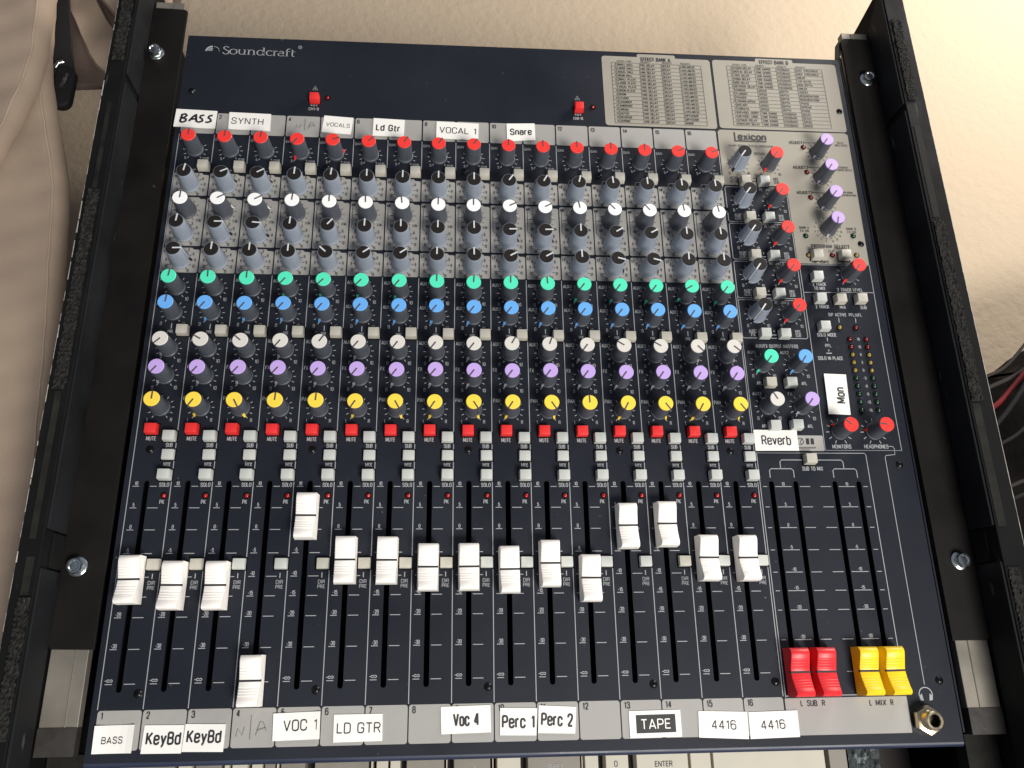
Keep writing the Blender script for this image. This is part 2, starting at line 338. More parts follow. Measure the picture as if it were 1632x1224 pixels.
def tabbed(x0, x1, y0, y1, t0, t1, ty):
    p = rrect(x0, x1, y0, y1, .1, 4); q = rrect(t0, t1, y0, ty, .06, 4)
    return p[0:5][:0] + [(x1 if False else a, b_) for a, b_ in p[0:5]] + [(t1, y1)] + q[0:5] + q[5:10] + [(t0, y1)] + p[5:]
link(plate(tabbed(12.56, 16.05, 16.35, 18.97, 13.70, 14.93, 19.09), m_plate_w), 'legend_plate', mix, label='grey table plate of effect bank A')
link(plate(tabbed(16.13, 20.20, 16.39, 18.99, 17.55, 18.79, 19.11), m_plate_w), 'legend_plate', mix, label='grey table plate of effect bank B')
link(plate([(16.04, 14.36), (17.98, 14.36), (17.98, 11.76), (20.14, 11.76), (20.2, 16.28), (20.12, 16.35), (16.12, 16.33), (16.04, 16.25)], m_plate_w), 'legend_plate', mix, label='warm grey effects processor plate')
link(plate(rrect(16.03, 17.95, 6.12, 6.55, .03)), 'legend_plate', mix, label='small grey model plate half under the Reverb sticker')

# --- ink
W = MB(); K = MB(); Lw = MB(); Lk = MB()      # white / black letters, white / black lines
def seg(mb, x0, y0, x1, y1, t=.011, z=None):
    mb.stroke([(x0, y0), (x1, y1)], t, z if z is not None else (ZI if mb is Lk else ZP))
def ticks(mb, cx, cy, r0, r1, degs, t=.009):
    z = ZI if mb is Lk else ZP
    for d in degs:
        a = rad(d); mb.stroke([(cx + r0 * math.sin(a), cy + r0 * math.cos(a)), (cx + r1 * math.sin(a), cy + r1 * math.cos(a))], t, z)
eleven = [-145 + 29 * k for k in range(11)]
rows = {'gain': 14.99, 'hf': 13.83, 'mff': 12.98, 'mf': 12.25, 'lf': 11.425, 'aux1': 10.60, 'aux2': 9.87, 'aux3': 8.82, 'fx': 8.07, 'pan': 7.20}
KX = .51
def wtx(s, x, y, h=.09, **k): text(W, s, x, y, h, ZP, **k)
def ktx(s, x, y, h=.08, **k): text(K, s, x, y, h, ZI, **k)
marks = [('10', 5.15), ('5', 4.61), ('0', 4.07), ('-5', 3.50), ('-10', 2.94), ('-15', 2.48), ('-20', 2.01), ('-30', 1.30), ('-∞', .54)]
def infinity(mb, x, y, z, r=.032):
    for sx in (-1, 1):
        mb.stroke([(x + sx * r + r * math.cos(a * math.pi / 5), y + r * .8 * math.sin(a * math.pi / 5)) for a in range(10)], .009, z, closed=True)
    mb.stroke([(x - 3.3 * r, y), (x - 2.3 * r, y)], .008, z)
for i in range(16):
    ktx(str(i + 1), i + .07, 16.15, .12, align='l', bold=.02); ktx(str(i + 1), i + .09, -.13, .135, align='l', cond=.7, bold=.02)
    x = i + KX
    wtx('GAIN', i + .04, 15.38, .085, align='l'); ticks(Lw, x, rows['gain'], .27, .34, [d for d in eleven if abs(d) > 40])
    wtx('5', i + .26, 14.72, .08); wtx('60dB', i + .83, 14.715, .07)
    Lw.stroke([(i + .30, 14.18), (i + .36, 14.34), (i + .60, 14.34)], .008, ZP); wtx('100', i + .50, 14.27, .065)
    for key, lab, ly in (('hf', 'HF', 14.10), ('mf', None, 0), ('lf', 'LF', 11.71)):
        y = rows[key]
        if lab: ktx(lab, i + .05, ly, .088, align='l', bold=.02)
        ticks(Lk, x, y, .28, .33, eleven, .010)
        for n, d in ((3, 29), (6, 58), (9, 87), (12, 116), (15, 145)):
            for sg in (-1, 1):
                a = rad(sg * d); rr = .385 if n != 12 else .40
                ktx(str(n), x + rr * math.sin(a), y + rr * .98 * math.cos(a), .080, cond=.60, bold=.02)
    ktx('MF', i + .05, 13.31, .088, align='l', bold=.02)
    Lk.stroke([(i + .08, 13.25), (i + .08, 12.58), (i + .15, 12.51)], .008, ZI); seg(Lk, i + .08, 12.98, i + .22, 12.98, .006)
    ticks(Lk, x, rows['mff'], .29, .36, eleven, .008); ktx('150', i + .21, 12.67, .075, bold=.02, cond=.6); ktx('3.5k', i + .85, 12.68, .075, bold=.02, cond=.6)
    for key, lab in (('aux1', 'AUX1'), ('aux2', 'AUX2'), ('aux3', 'AUX3'), ('fx', 'FX'), ('pan', 'PAN')):
        y = rows[key]; wtx(lab, i + .04, y + .262, .10, align='l', width={4: .24, 3: .19, 2: .11}[len(lab)])
        ticks(Lw, x, y, .27, .335, eleven)
        wtx('0' if key != 'pan' else 'L', x - .29, y - .325, .09); wtx('10' if key != 'pan' else 'R', x + .29, y - .325, .09)
    seg(Lw, i + .50, 9.55, i + .50, 9.40); wtx('PRE', i + .49, 9.32, .075)
    wtx('MUTE', i + .37, 6.38, .10, width=.25, bold=.02); wtx('SUB', i + .835, 6.21, .10, width=.175, bold=.02)
    wtx('MIX', i + .84, 5.71, .10, width=.175, bold=.02); wtx('SOLO', i + .835, 5.19, .095, width=.245, bold=.02); wtx('PK', i + .83, 4.76, .095, width=.12, bold=.02)
    seg(Lw, i + .83, 3.02, i + .83, 2.90); wtx('DIR', i + .83, 2.805, .082, width=.17, bold=.013); wtx('PRE', i + .83, 2.69, .082, width=.18, bold=.013)
    for s_, y in marks:
        seg(Lw, i + .08, y, i + .24, y, .009); seg(Lw, i + .50, y, i + (.66 if s_ == '10' else .75), y, .009)
        if '∞' in s_: infinity(W, i + .175, y + .075, ZP)
        else: wtx(s_, i + .165, y + .075, .085, cond=.62, bold=.022)
for i in range(17):
    for a, b_ in ((15.54, 14.24), (11.04, 6.58), (6.29, 6.12), (5.80, 5.60), (5.30, 3.36), (3.08, .0)):
        if i == 0 and a != 15.54: continue
        if i == 0: b_ = 0
        seg(Lw, i, a, i, b_, .010)
# master section lines
def box_line(mb, x0, x1, y0, y1, r=.06, t=.010): mb.stroke(rrect(x0, x1, y0, y1, r, 3), t, ZP, closed=True)
rr_ = [15.16, 13.88, 12.62, 11.40, 10.15]; rk_ = [15.08, 13.81, 12.56, 11.34, 10.10]
for (t, b_) in ((14.29, 13.10), (13.04, 11.86), (11.79, 10.62), (10.56, 9.38)): box_line(Lw, 16.06, 17.95, b_, t)
Lw.stroke([(16.05, 11.0), (16.05, 6.58)], .009, ZP); Lw.stroke([(18.02, 11.74), (18.02, 9.4), (17.97, 6.14), (20.11, 6.14), (20.11, 9.4), (20.14, 11.74)], .010, ZP)
Lw.stroke([(18.02, 11.72), (20.14, 11.74)], .009, ZP); Lw.stroke([(18.02, 10.83), (20.13, 10.86)], .010, ZP)
Lw.stroke([(16.06, -.03), (16.06, 6.06), (19.04, 6.06), (19.08, 6.02), (19.09, -.03)], .010, ZP); Lw.stroke([(16.06, .0), (19.09, .0)], .010, ZP)
Lw.stroke([(19.76, 6.26), (19.88, 6.25), (19.91, 6.20), (19.90, 6.03), (19.64, 6.00), (19.61, 5.95), (19.61, .20)], .009, ZP)
for k, y in enumerate(rr_):
    mbT, mbL = (K, Lk) if k == 0 else (W, Lw); z = ZI if k == 0 else ZP
    ticks(mbL, 16.54, rk_[k], .28, .35, eleven); ticks(mbL, 17.50, rk_[k], .28, .35, eleven)
    lab = 'RETURN' if k == 0 else 'RETURN %d' % k
    text(mbT, lab, 17.12, y + .335, .085, z, align='l')
    for xx, s_ in ((16.26, '0'), (16.85, '10'), (17.23, '0'), (17.82, '10')): text(mbT, s_, xx, y - .39, .09, z)
    a, b_ = ('AUX1', 'AUX2') if k < 4 else ('AUX3', 'FX')
    text(mbT, a, 16.375, y - .55, .085, z, width=.24 if k < 4 else .24); seg(mbL, 16.26, y - .612, 16.49, y - .612, .006)
    text(mbT, b_, 16.375, y - .675, .085, z, width=.24 if k < 4 else .12)
    text(mbT, 'MIX', 17.68, y - .55, .085, z, width=.15); seg(mbL, 17.60, y - .612, 17.76, y - .612, .006); text(mbT, 'SUB', 17.68, y - .675, .085, z, width=.16)
    text(mbT, 'n', 16.99, y - .55, .06, z, bold=.05); seg(mbL, 16.92, y - .67, 17.05, y - .67, .012)
    seg(mbL, 16.45, y - .50, 16.45, y - .74, .010) if k == 0 else None
text(K, 'Lexicon'[1:], 17.11, 16.095, .21, ZI, width=.90, bold=.05)
Lk.stroke([(16.565, 16.25), (16.565, 15.93)], .022, ZI, .022); Lk.stroke([(16.543, 15.935), (17.55, 15.94)], .022, ZI + .001, .022)
ktx('24-BIT DIGITAL EFFECTS PROCESSOR', 17.04, 15.765, .065, width=1.40)
for n, (x, y, a, b_) in enumerate(((18.70, 15.78, 'DELAY', 'MOD. SPEED'), (18.69, 14.88, 'FEEDBACK', 'F/BACK DEPTH'), (18.68, 13.99, 'DIFFUSION', 'REGENERATION'))):
    ktx('ADJUST%d' % (n + 1), 18.51, y + .17, .10, width=.49, bold=.02); seg(Lk, 18.80, y + .18, 19.25, y + .18, .008)
    Lk.flat([(18.80, y + .21), (18.76, y + .18), (18.80, y + .15)], ZI)
    ktx(a, 20.02, y + .21, .065, align='r'); ktx(b_, 20.12, y + .115, .065, align='r'); ticks(Lk, 19.11, (15.59, 14.70, 13.79)[n], .27, .35, eleven)
ticks(Lk, 19.05, 12.90, .27, .33, [-165 + 22 * k for k in range(16)], .007)
for k in range(16):
    a = rad(-165 + 22 * k); ktx(str(k + 1), 19.05 + .40 * math.sin(a), 12.90 + .40 * math.cos(a), .06)
for x, s_ in ((18.33, 'A'), (19.78, 'B')): ktx('BANK ' + s_, x, 12.95, .075, width=.30); ktx('FX ON', x, 12.84, .075, width=.26)
ktx('PROGRAM SELECT', 19.05, 12.34, .11, width=1.18, bold=.025); ktx('CLIP', 19.06, 12.19, .08, width=.2)
ktx('TAP TEMPO', 18.66, 11.82, .09, width=.52, bold=.02); ktx('STORE', 19.46, 11.83, .09, width=.3, bold=.02)
def box2(xs, y0): pass
wtx('2 TRACK', 18.525, 11.10, .10, width=.41, bold=.02); wtx('TO MIX', 18.515, 10.965, .10, width=.34, bold=.02); wtx('2 TRACK LEVEL', 19.42, 10.935, .095, width=.77, bold=.02)
ticks(Lw, 19.43, 11.39, .27, .35, eleven)
wtx('2 TRACK', 18.515, 10.385, .10, width=.41, bold=.02); wtx('MIX', 19.12, 10.385, .10, width=.18, bold=.02); wtx('SUB', 19.735, 10.385, .10, width=.19, bold=.02)
wtx('SIP ACTIVE', 18.92, 10.14, .095, width=.54, bold=.02); wtx('PFL/AFL', 19.455, 10.14, .095, width=.39, bold=.02)
seg(Lw, 18.945, 10.04, 18.94, 9.90); seg(Lw, 19.44, 10.04, 19.435, 9.90)
wtx('SOLO MODE', 18.515, 9.51, .10, width=.57, bold=.02); seg(Lw, 18.51, 9.43, 18.51, 9.31); wtx('PFL', 18.51, 9.18, .09, width=.18, bold=.02)
wtx('n', 18.50, 9.04, .07, bold=.06); seg(Lw, 18.42, 8.95, 18.58, 8.95, .016); wtx('SOLO IN PLACE', 18.515, 8.80, .10, width=.73, bold=.02)
for k, s_ in enumerate(('16', '10', '6', '3', '0', '-3', '-6', '-9', '-12', '-16')): wtx(s_, 19.42, 9.39 - .2345 * k, .075, bold=.02)
wtx('AUX/FX OUTPUT MASTERS', 17.01, 9.14, .10, width=1.23, bold=.02)
for x, y, s_ in ((16.57, 8.62, 'AUX1'), (17.53, 8.62, 'AUX2'), (16.57, 7.40, 'AUX3'), (17.53, 7.40, 'FX')):
    wtx(s_, x - .43 if x < 17 else x - .33, y + .33, .09, align='l' if x < 17 else 'c', bold=.02); ticks(Lw, x - .055, y - .05, .27, .35, eleven)
    wtx('0', x - .34, y - .37, .09); wtx('10', x + .26, y - .37, .09)
for y in (8.04, 6.81): wtx('AFL', 16.38, y, .09, width=.16, bold=.02); wtx('AFL', 17.65, y, .09, width=.16, bold=.02)
for x in (18.44, 19.41): ticks(Lw, x, 6.67, .28, .37, [-155 + 31 * k for k in range(11)], .011)
wtx('MONITORS', 18.445, 6.245, .10, width=.53, bold=.02); wtx('HEADPHONES', 19.415, 6.25, .10, width=.68, bold=.02)
wtx('SUB TO MIX', 17.545, 5.635, .10, width=.57, bold=.02)
for (xa, xb, xm) in ((16.355, 17.01, 16.67), (18.095, 18.75, 18.41)):
    Lw.stroke([(xa, 5.39), (xa, 5.58), (xa + .05, 5.63), (xb - .05, 5.63), (xb, 5.58), (xb, 5.39)], .011, ZP)
Lw.stroke([(16.67, 5.63), (16.67, 5.82), (16.72, 5.87), (18.36, 5.87), (18.41, 5.82), (18.41, 5.63)], .011, ZP)
for s_, y in marks:
    for xs in ((16.13, 16.24), (16.46, 16.90), (17.13, 17.41), (17.69, 17.98), (18.19, 18.64), (18.87, 18.99)): seg(Lw, xs[0], y, xs[1], y, .009)
    for x in (16.68, 18.42):
        if '∞' in s_: infinity(W, x, y + .075, ZP)
        else: wtx(s_, x, y + .07, .08, cond=.65, bold=.022)
ktx('L', 16.44, -.17, .12, width=.06, bold=.015); ktx('SUB', 16.70, -.17, .12, width=.255, bold=.015); ktx('R', 16.985, -.17, .12, width=.08, bold=.015)
ktx('L', 18.165, -.19, .12, width=.06, bold=.015); ktx('MIX', 18.43, -.19, .12, width=.27, bold=.015); ktx('R', 18.705, -.19, .12, width=.08, bold=.015)
# model plate remains
Lk.stroke([(17.31 + .09 * math.cos(a * .628), 6.38 + .09 * math.sin(a * .628)) for a in range(10)], .008, ZI, closed=True)
Lk.stroke([(17.38, 6.47), (17.30, 6.36), (17.34, 6.31)], .008, ZI)
for x in (17.47, 17.60): Lk.flat([(x, 6.30), (x + .085, 6.30), (x + .085, 6.465), (x, 6.465)], ZI)
Lk.stroke([(17.0, 6.215), (17.71, 6.22)], .006, ZI); Lk.stroke([(17.0, 6.19), (17.71, 6.195), (17.71, 6.22)], .006, ZI)
# headphone symbol
Lw.stroke([(19.60 + .17 * math.cos(rad(a)), -.03 + .17 * math.sin(rad(a))) for a in range(-10, 191, 20)], .012, ZP)
for sg in (-1, 1): Lw.flat([(19.60 + sg * q[0], q[1]) for q in ((.10, .0), (.17, -.06), (.16, -.15), (.07, -.17))][::sg], ZP)
# 48V legends
for x, lx, s_ in ((3.77, 4.16, 'CH1-8'), (11.72, 12.19, 'CH9-16')):
    wtx('48V', x, 16.705, .10, width=.22, bold=.02); wtx(s_, x, 16.555, .09, width=.30, bold=.02)
    Lw.stroke([(x - .075, 17.24), (x + .075, 17.24), (x, 17.38)], .010, ZP, closed=True); wtx('A', x, 17.285, .055, bold=.03)
# effect tables
def table(x0, x1, y0, y1, cols, head, data, title, tx, ty):
    n = 16; dy = (y1 - y0) / n
    for k in range(n + 1): seg(Lk, x0, y1 - k * dy, x1, y1 - k * dy, .0055)
    for c in cols + [x0, x1]: seg(Lk, c, y0, c, y1, .0055)
    for c, h in zip(cols, head): ktx(h, c + .04, y1 + .055, .062, align='l', cond=.8)
    for k in range(n):
        y = y1 - (k + .5) * dy; ktx(str(k + 1), cols[0] - .02, y, .066, align='r')
        for c, d in zip(cols, data[k]): ktx(d, c + .03, y, .074, align='l', cond=.76, bold=.02)
    ktx(title, tx, ty - .01, .13, width=.96, bold=.025)
A = ['SMALL HALL', 'LARGE HALL', 'VOCAL HALL', 'DRUM HALL', 'SMALL PLATE', 'LARGE PLATE', 'VOCAL PLATE', 'DRUM PLATE', 'ROOM', 'STUDIO', 'CHAMBER', 'AMBIENCE', 'ARENA', 'GATED', 'REVERSE', 'SPRING']
dA = [(a, 'PRE-DELAY', 'DECAY', 'LIVELINESS' if k < 13 else ('DIFFUSION' if k < 15 else 'BOING')) for k, a in enumerate(A)]
table(12.86, 15.745, 16.445, 18.72, [13.01, 13.76, 14.455, 15.045], ['EFFECT TYPE', 'ADJUST1', 'ADJUST2', 'ADJUST3'], dA, 'EFFECT BANK A', 14.295, 18.90)
B = ['STUDIO DELAY', 'DIGITAL DELAY', 'TAPE DELAY', 'PONG DELAY', 'MOD DELAY', 'REVERSE DELAY', 'CHORUS', 'FLANGER', 'PHASER', 'TREMOLO/PAN', 'ROTARY', 'VIBRATO', 'REV/DEL SHORT', 'REV/DEL LONG', 'PHASE DELAY', 'ROTARY DELAY']
c3 = ['DUCK THRESHOLD', 'DUCK THRESHOLD', 'SMEAR', 'TAP RATIO', 'MOD DEPTH', 'SMEAR', 'VOICES', 'REGENERATION', 'REGENERATION', 'PHASE', 'SPREAD', 'PHASE', 'DECAY', 'DECAY', 'SPEED', 'SPEED']
dB = [(a, 'SPEED' if 6 <= k < 12 else 'TIME RANGE', 'DEPTH' if 6 <= k < 12 else 'FEEDBACK', c3[k]) for k, a in enumerate(B)]
table(16.59, 19.72, 16.50, 18.77, [16.755, 17.50, 18.205, 18.825], ['EFFECT TYPE', 'ADJUST1', 'ADJUST2', 'ADJUST3'], dB, 'EFFECT BANK B', 18.16, 18.99)

# maker's name in a thick-and-thin roman drawn with a nib
def arc(cx, cy, rx, ry, a0, a1, n=12): return [(cx + rx * math.cos(rad(a0 + (a1 - a0) * k / n)), cy + ry * math.sin(rad(a0 + (a1 - a0) * k / n))) for k in range(n + 1)]
LG = MB(); xh = .19; yb = 18.44
def g(pts, thick=.019, thin=.008, closed=False): LG.stroke([(x, y + yb) for x, y in pts], thick, ZP, thin, closed)
def serif(x, y, wd=.045): g([(x - wd, y), (x + wd, y)], .006, .006)
px = .93
g([(px + .17, .235)] + arc(px + .095, .215, .075, .06, 20, 190, 8) + arc(px + .10, .065, .085, .07, 75, -90, 8) + arc(px + .095, .065, .085, .07, -90, -170, 5), .018, .010)
g(arc(1.245, xh / 2, .105, xh / 2, 0, 360, 20)[:-1], closed=True)
def nn(x, up=True):
    g([(x, .0), (x, xh)]); g([(x, .14)] + arc(x + .085, .115, .075, .07, 150, 10, 7) + [(x + .16, .0)]); serif(x, .004); serif(x + .16, .004); serif(x - .02, xh - .004, .03)
x = 1.42; g([(x, xh), (x, .07)] + arc(x + .075, .075, .075, .07, 180, 330, 7)); g([(x + .16, xh), (x + .16, .0)]); serif(x - .02, xh - .004, .03); serif(x + .14, xh - .004, .03); serif(x + .18, .004, .03)
nn(1.70)
g(arc(2.045, xh / 2, .095, xh / 2, 0, 360, 18)[:-1], closed=True); g([(2.145, 0), (2.145, .29)]); serif(2.125, .286, .03); serif(2.16, .004, .03)
g(arc(2.325, xh / 2, .095, xh / 2, 45, 315, 14))
x = 2.46; g([(x, 0), (x, xh)]); g([(x, .13)] + arc(x + .07, .12, .06, .06, 150, 60, 4)); serif(x, .004); serif(x - .02, xh - .004, .03)
g(arc(2.655, .055, .075, .052, 0, 360, 14)[:-1], .016, .008, True); g(arc(2.67, .12, .06, .065, 150, 0, 7) + [(2.73, .02), (2.76, 0)])
x = 2.84; g([(x, 0), (x, .22)] + arc(x + .06, .22, .06, .065, 180, 60, 6)); g([(x - .05, xh - .01), (x + .14, xh - .01)], .007, .007); serif(x, .004)
x = 3.0; g([(x, .25), (x, .04)] + arc(x + .05, .045, .05, .045, 180, 300, 4)); g([(x - .06, xh - .01), (x + .09, xh - .01)], .007, .007)
LG.stroke(arc(3.22, 18.80, .055, .055, 0, 360, 14)[:-1], .007, ZP, closed=True); text(LG, 'R', 3.22, 18.80, .06, ZP, bold=.02)
for k, (r0, r1, a0, a1, t) in enumerate(((.20, .20, 95, 175, .030), (.13, .13, 95, 165, .022), (.07, .07, 95, 160, .016), (.20, .20, 25, 85, .008), (.19, .16, 5, 20, .006))):
    LG.stroke([(.64 + r0 * math.cos(rad(a)), 18.50 + r0 * math.sin(rad(a))) for a in [a0 + (a1 - a0) * q / 8 for q in range(9)]], t, ZP)
LG.build('logo_lettering', m_white_ink, mix)
W.build('printed_lettering', m_white_ink, mix, label='white printed legends on the dark panel'); K.build('printed_lettering', m_black_ink, mix, label='black printed legends on the grey plates')
Lw.build('printed_lines', m_white_ink, mix, label='white printed lines and scales'); Lk.build('printed_lines', m_black_ink, mix, label='black printed lines and scales')
# pencilled N/A twice
def pencil(x, y, k):
    p = MB(); z = ZI + .002
    p.stroke([(x, y), (x + .03 * k, y + .16 * k), (x + .13 * k, y + .02 * k), (x + .17 * k, y + .19 * k)], .009, z)
    p.stroke([(x + .30 * k, y - .06 * k), (x + .30 * k, y + .42 * k)], .009, z)
    p.stroke([(x + .42 * k, y + .02 * k), (x + .50 * k, y + .30 * k), (x + .57 * k, y + .27 * k), (x + .64 * k, y + .10 * k)], .009, z)
    p.stroke([(x + .44 * k, y + .12 * k), (x + .62 * k, y + .17 * k)], .009, z)
    p.build('pencil_note', m_pencil, mix, label='handwritten N/A in pencil')
pencil(3.12, -.62, 1.05); pencil(3.30, 15.83, .85)

# ------------------------------------------------------------------ knobs
def knob_meshes():
    d = {}; H = .72
    def body(r, m, fl):
        kb = MB(); kb.lathe([(r[0], 0), (r[0] + .004, .03), (r[0] + .003, .065), (r[1] + .004, .075), (r[1], .085), (r[1] - .002, .12), (r[2], H - .10), (r[3], H - .03), (r[3] - .010, H - .006), (r[3] - .016, H - .012)], 48, flute=fl)
        return kb.mesh('knob', m, smooth=28)
    d['body'] = body((.240, .226, .206, .201), m_knob, .016); d['grey'] = body((.268, .256, .214, .209), m_knob_g, .012); d['skirt'] = body((.268, .254, .206, .201), m_knob, .016)
    for c, m in m_cap.items():
        r = .190 if c == 'black' else .197
        q = MB(); q.lathe([(r, H - .02), (r, H - .004), (r - .010, H + .008)], 40); d['cap_' + c] = q.mesh('cap', m, smooth=30)
    for c, m in (('d', m_pointer_d), ('l', m_pointer_l)):
        for nm, rt, rb in (('n', .204, .232), ('w', .212, .262)):
            q = MB(); wd = .019
            q.box(-wd, wd, -.01, rt, H + .004, H + .013)
            q.add([(-wd * .7, rt - .012, H + .012), (wd * .7, rt - .012, H + .012), (wd * .7, rt + .005, H - .03), (-wd * .7, rt + .005, H - .03), (wd * .7, rb + .002, .13), (-wd * .7, rb + .002, .13)],
                  [(3, 2, 1, 0), (5, 4, 2, 3)])
            d['ptr_' + c + nm] = q.mesh('pointer', m)
    for c, m in m_cap.items():
        for nm, rb in (('n', .236), ('w', .266)):
            q = MB(); q.add([(-.024, rb - .02, .17), (.024, rb - .02, .17), (.032, rb + .014, .10), (-.032, rb + .014, .10), (.024, rb + .045, .012), (-.024, rb + .045, .012), (-.024, rb - .05, .012), (.024, rb - .05, .012)],
                            [(3, 2, 1, 0), (5, 4, 2, 3), (6, 5, 3, 0), (4, 7, 1, 2)]); d['idx_' + c + nm] = q.mesh('index_mark', m_mark.get(c, m))
    return d
KM = knob_meshes(); nk = [0]
def knob(x, y, col, ang, style='body', label=None):
    b_ = link(KM[style], 'knob', mix, loc=(x, y, 0.001), rz=-rad(ang + random.uniform(-1.5, 1.5)), label=label)
    b_.rotation_euler[0] = random.uniform(-.014, .014); b_.rotation_euler[1] = random.uniform(-.014, .014)
    wv = 'n' if style == 'body' else 'w'; light = 'l' if col == 'black' else 'd'
    link(KM['cap_' + col], 'cap', b_); link(KM['ptr_' + light + wv], 'pointer', b_); link(KM['idx_' + col + wv], 'index_mark', b_)
    return b_
m_ = -143
ANG = {'gain': [3, 5, 5, -143, 70, 45, 30, 35, 32, 0, 0, 0, 0, 0, 62, 64],
       'hf': [8, 64, 60, 3, 5, 0, 0, 0, 0, 35, 30, 15, -3, -3, -4, -4], 'mff': [4, 60, 60, 5, 0, -2, -8, 0, 0, 62, 62, -8, -40, -40, -6, -8],
       'mf': [6, 90, 93, 2, 38, 0, 0, 0, 0, 87, 87, 0, 60, 60, -3, -3], 'lf': [88, 2, 1, 1, -48, 52, 52, 0, 0, 58, 58, -2, 103, 103, 0, 0],
       'aux1': [7, -3, 0, m_, -137, -137, m_, 0, 4, 0, -5, m_, m_, m_, -120, m_], 'aux2': [6] + [m_] * 15,
       'aux3': [-135, -60, -50, m_, 35, m_, m_, m_, m_, 30, 22, m_, -58, -58, 135, 131], 'fx': [m_] * 16,
       'pan': [3, -147, 150, 2, 1, -148, 150, -148, 148, -148, 146, 0, -150, 144, -150, 144]}
KC = {'gain': ('red', 'body'), 'hf': ('black', 'grey'), 'mff': ('white', 'skirt'), 'mf': ('black', 'grey'), 'lf': ('black', 'grey'), 'aux1': ('green', 'body'),
      'aux2': ('blue', 'body'), 'aux3': ('cream', 'body'), 'fx': ('lilac', 'body'), 'pan': ('yellow', 'body')}
KL = {'gain': 'red-capped gain knob', 'hf': 'black-capped high frequency knob', 'mff': 'white-capped mid frequency sweep knob', 'mf': 'black-capped mid frequency gain knob', 'lf': 'black-capped low frequency knob',
      'aux1': 'mint-capped AUX1 knob', 'aux2': 'blue-capped AUX2 knob', 'aux3': 'cream-capped AUX3 knob', 'fx': 'lilac-capped FX knob', 'pan': 'yellow-capped pan knob'}
for key, y in rows.items():
    for i in range(16): knob(i + KX, y, KC[key][0], ANG[key][i], KC[key][1], '%s of channel %d' % (KL[key], i + 1))
for k, y in enumerate(rk_):
    nm = 'effects return' if k == 0 else 'return %d' % k
    knob(16.54, y, 'black', m_, 'grey', 'grey aux send knob of ' + nm); knob(17.50, y, 'red', m_, 'body', 'red-capped level knob of ' + nm)
for n, y in enumerate((15.59, 14.70, 13.79)): knob(19.11, y, 'lilac', m_, 'body', 'lilac-capped ADJUST%d knob' % (n + 1))
knob(19.05, 12.90, 'lilac', -165, 'body', 'lilac-capped program select knob')
knob(19.43, 11.39, 'red', m_, 'body', 'red-capped 2 track level knob')
knob(16.515, 8.57, 'green', m_, 'body', 'mint-capped AUX1 output master knob'); knob(17.47, 8.57, 'blue', m_, 'body', 'blue-capped AUX2 output master knob')
knob(16.52, 7.36, 'cream', -28, 'body', 'cream-capped AUX3 output master knob'); knob(17.47, 7.36, 'lilac', m_, 'body', 'lilac-capped FX output master knob')
knob(18.44, 6.67, 'red', -48, 'body', 'red-capped monitors level knob'); knob(19.41, 6.67, 'red', -80, 'body', 'red-capped headphones level knob')

# ------------------------------------------------------------------ buttons
def btn_mesh(m, h, wx=.165, wy=.142):
    q = MB(); q.box(-wx, wx, -wy, wy, -.03, h, .022, .018); return q.mesh('push_button', m, smooth=40, bevel=(.016, 2))
BH = {'up': .25, 'mid': .22, 'low': .12, 'dir': .14}
BM = {('g', k): btn_mesh(m_btn, v) for k, v in BH.items()}
BM.update({('b', k): btn_mesh(m_btn_b, v) for k, v in BH.items()}); BM[('r', 'up')] = btn_mesh(m_btn_r, .22)
BM[('v', 'up')] = btn_mesh(m_btn_r, .26, .15, .135)
WS = {}
for v_, (ww, hh) in ((True, (.165, .15)), (False, (.185, .162))):
    q = MB(); q.flat([(-ww, -hh), (ww, -hh), (ww, hh), (-ww, hh)], 0); WS[v_] = q.mesh('button_surround', m_slot)
def button(x, y, c='g', h='up', label=None):
    o = link(BM[(c, h)], 'push_button', mix, loc=(x, y, random.uniform(-.008, .008)), rz=random.uniform(-.012, .012), label=label); o.rotation_euler[0] = random.uniform(-.02, .02); o.rotation_euler[1] = random.uniform(-.02, .02)
    link(WS[c == 'v'], 'button_surround', mix, loc=(x, y, .022))
for i in range(16):
    n = i + 1
    button(i + .835, 14.40, 'b', 'up', 'beige high-pass button of channel %d' % n); button(i + .835, 9.325, 'b', 'mid', 'beige PRE button of channel %d' % n)
    button(i + .375, 6.61, 'r', 'up', 'red MUTE button of channel %d' % n); button(i + .84, 6.425, 'g', 'mid', 'grey SUB button of channel %d' % n)
    button(i + .85, 5.955, 'g', 'low', 'grey MIX button of channel %d' % n); button(i + .845, 5.425, 'g', 'up', 'grey SOLO button of channel %d' % n)
    button(i + .845, 3.235, 'b' if i in (0, 1, 4, 5, 6, 7, 13) else 'g', 'dir', 'DIR PRE button of channel %d' % n)
for k, y in enumerate(rr_):
    nm = 'effects return' if k == 0 else 'return %d' % k
    button(16.67, y - .68 - (.03 if k == 0 else 0), 'b' if k < 4 else 'g', 'up', 'aux switch of ' + nm); button(17.24, y - .68 - (.04 if k == 0 else 0), 'g', 'up', 'mix switch of ' + nm)
for x, y, c, l in ((18.54, 11.99, 'b', 'tap tempo'), (19.38, 12.0, 'b', 'store'), (18.44, 11.29, 'g', '2 track to mix'), (18.43, 10.59, 'g', '2 track solo'), (19.02, 10.58, 'b', 'mix'), (19.64, 10.60, 'b', 'sub'),
                (18.42, 9.72, 'g', 'solo mode'), (16.64, 8.02, 'b', 'AUX1 AFL'), (17.22, 8.02, 'g', 'AUX2 AFL'), (16.61, 6.79, 'g', 'AUX3 AFL'), (17.22, 6.81, 'g', 'FX AFL'), (17.47, 5.87, 'b', 'sub to mix')):
    button(x, y, c, 'up', l + ' button')
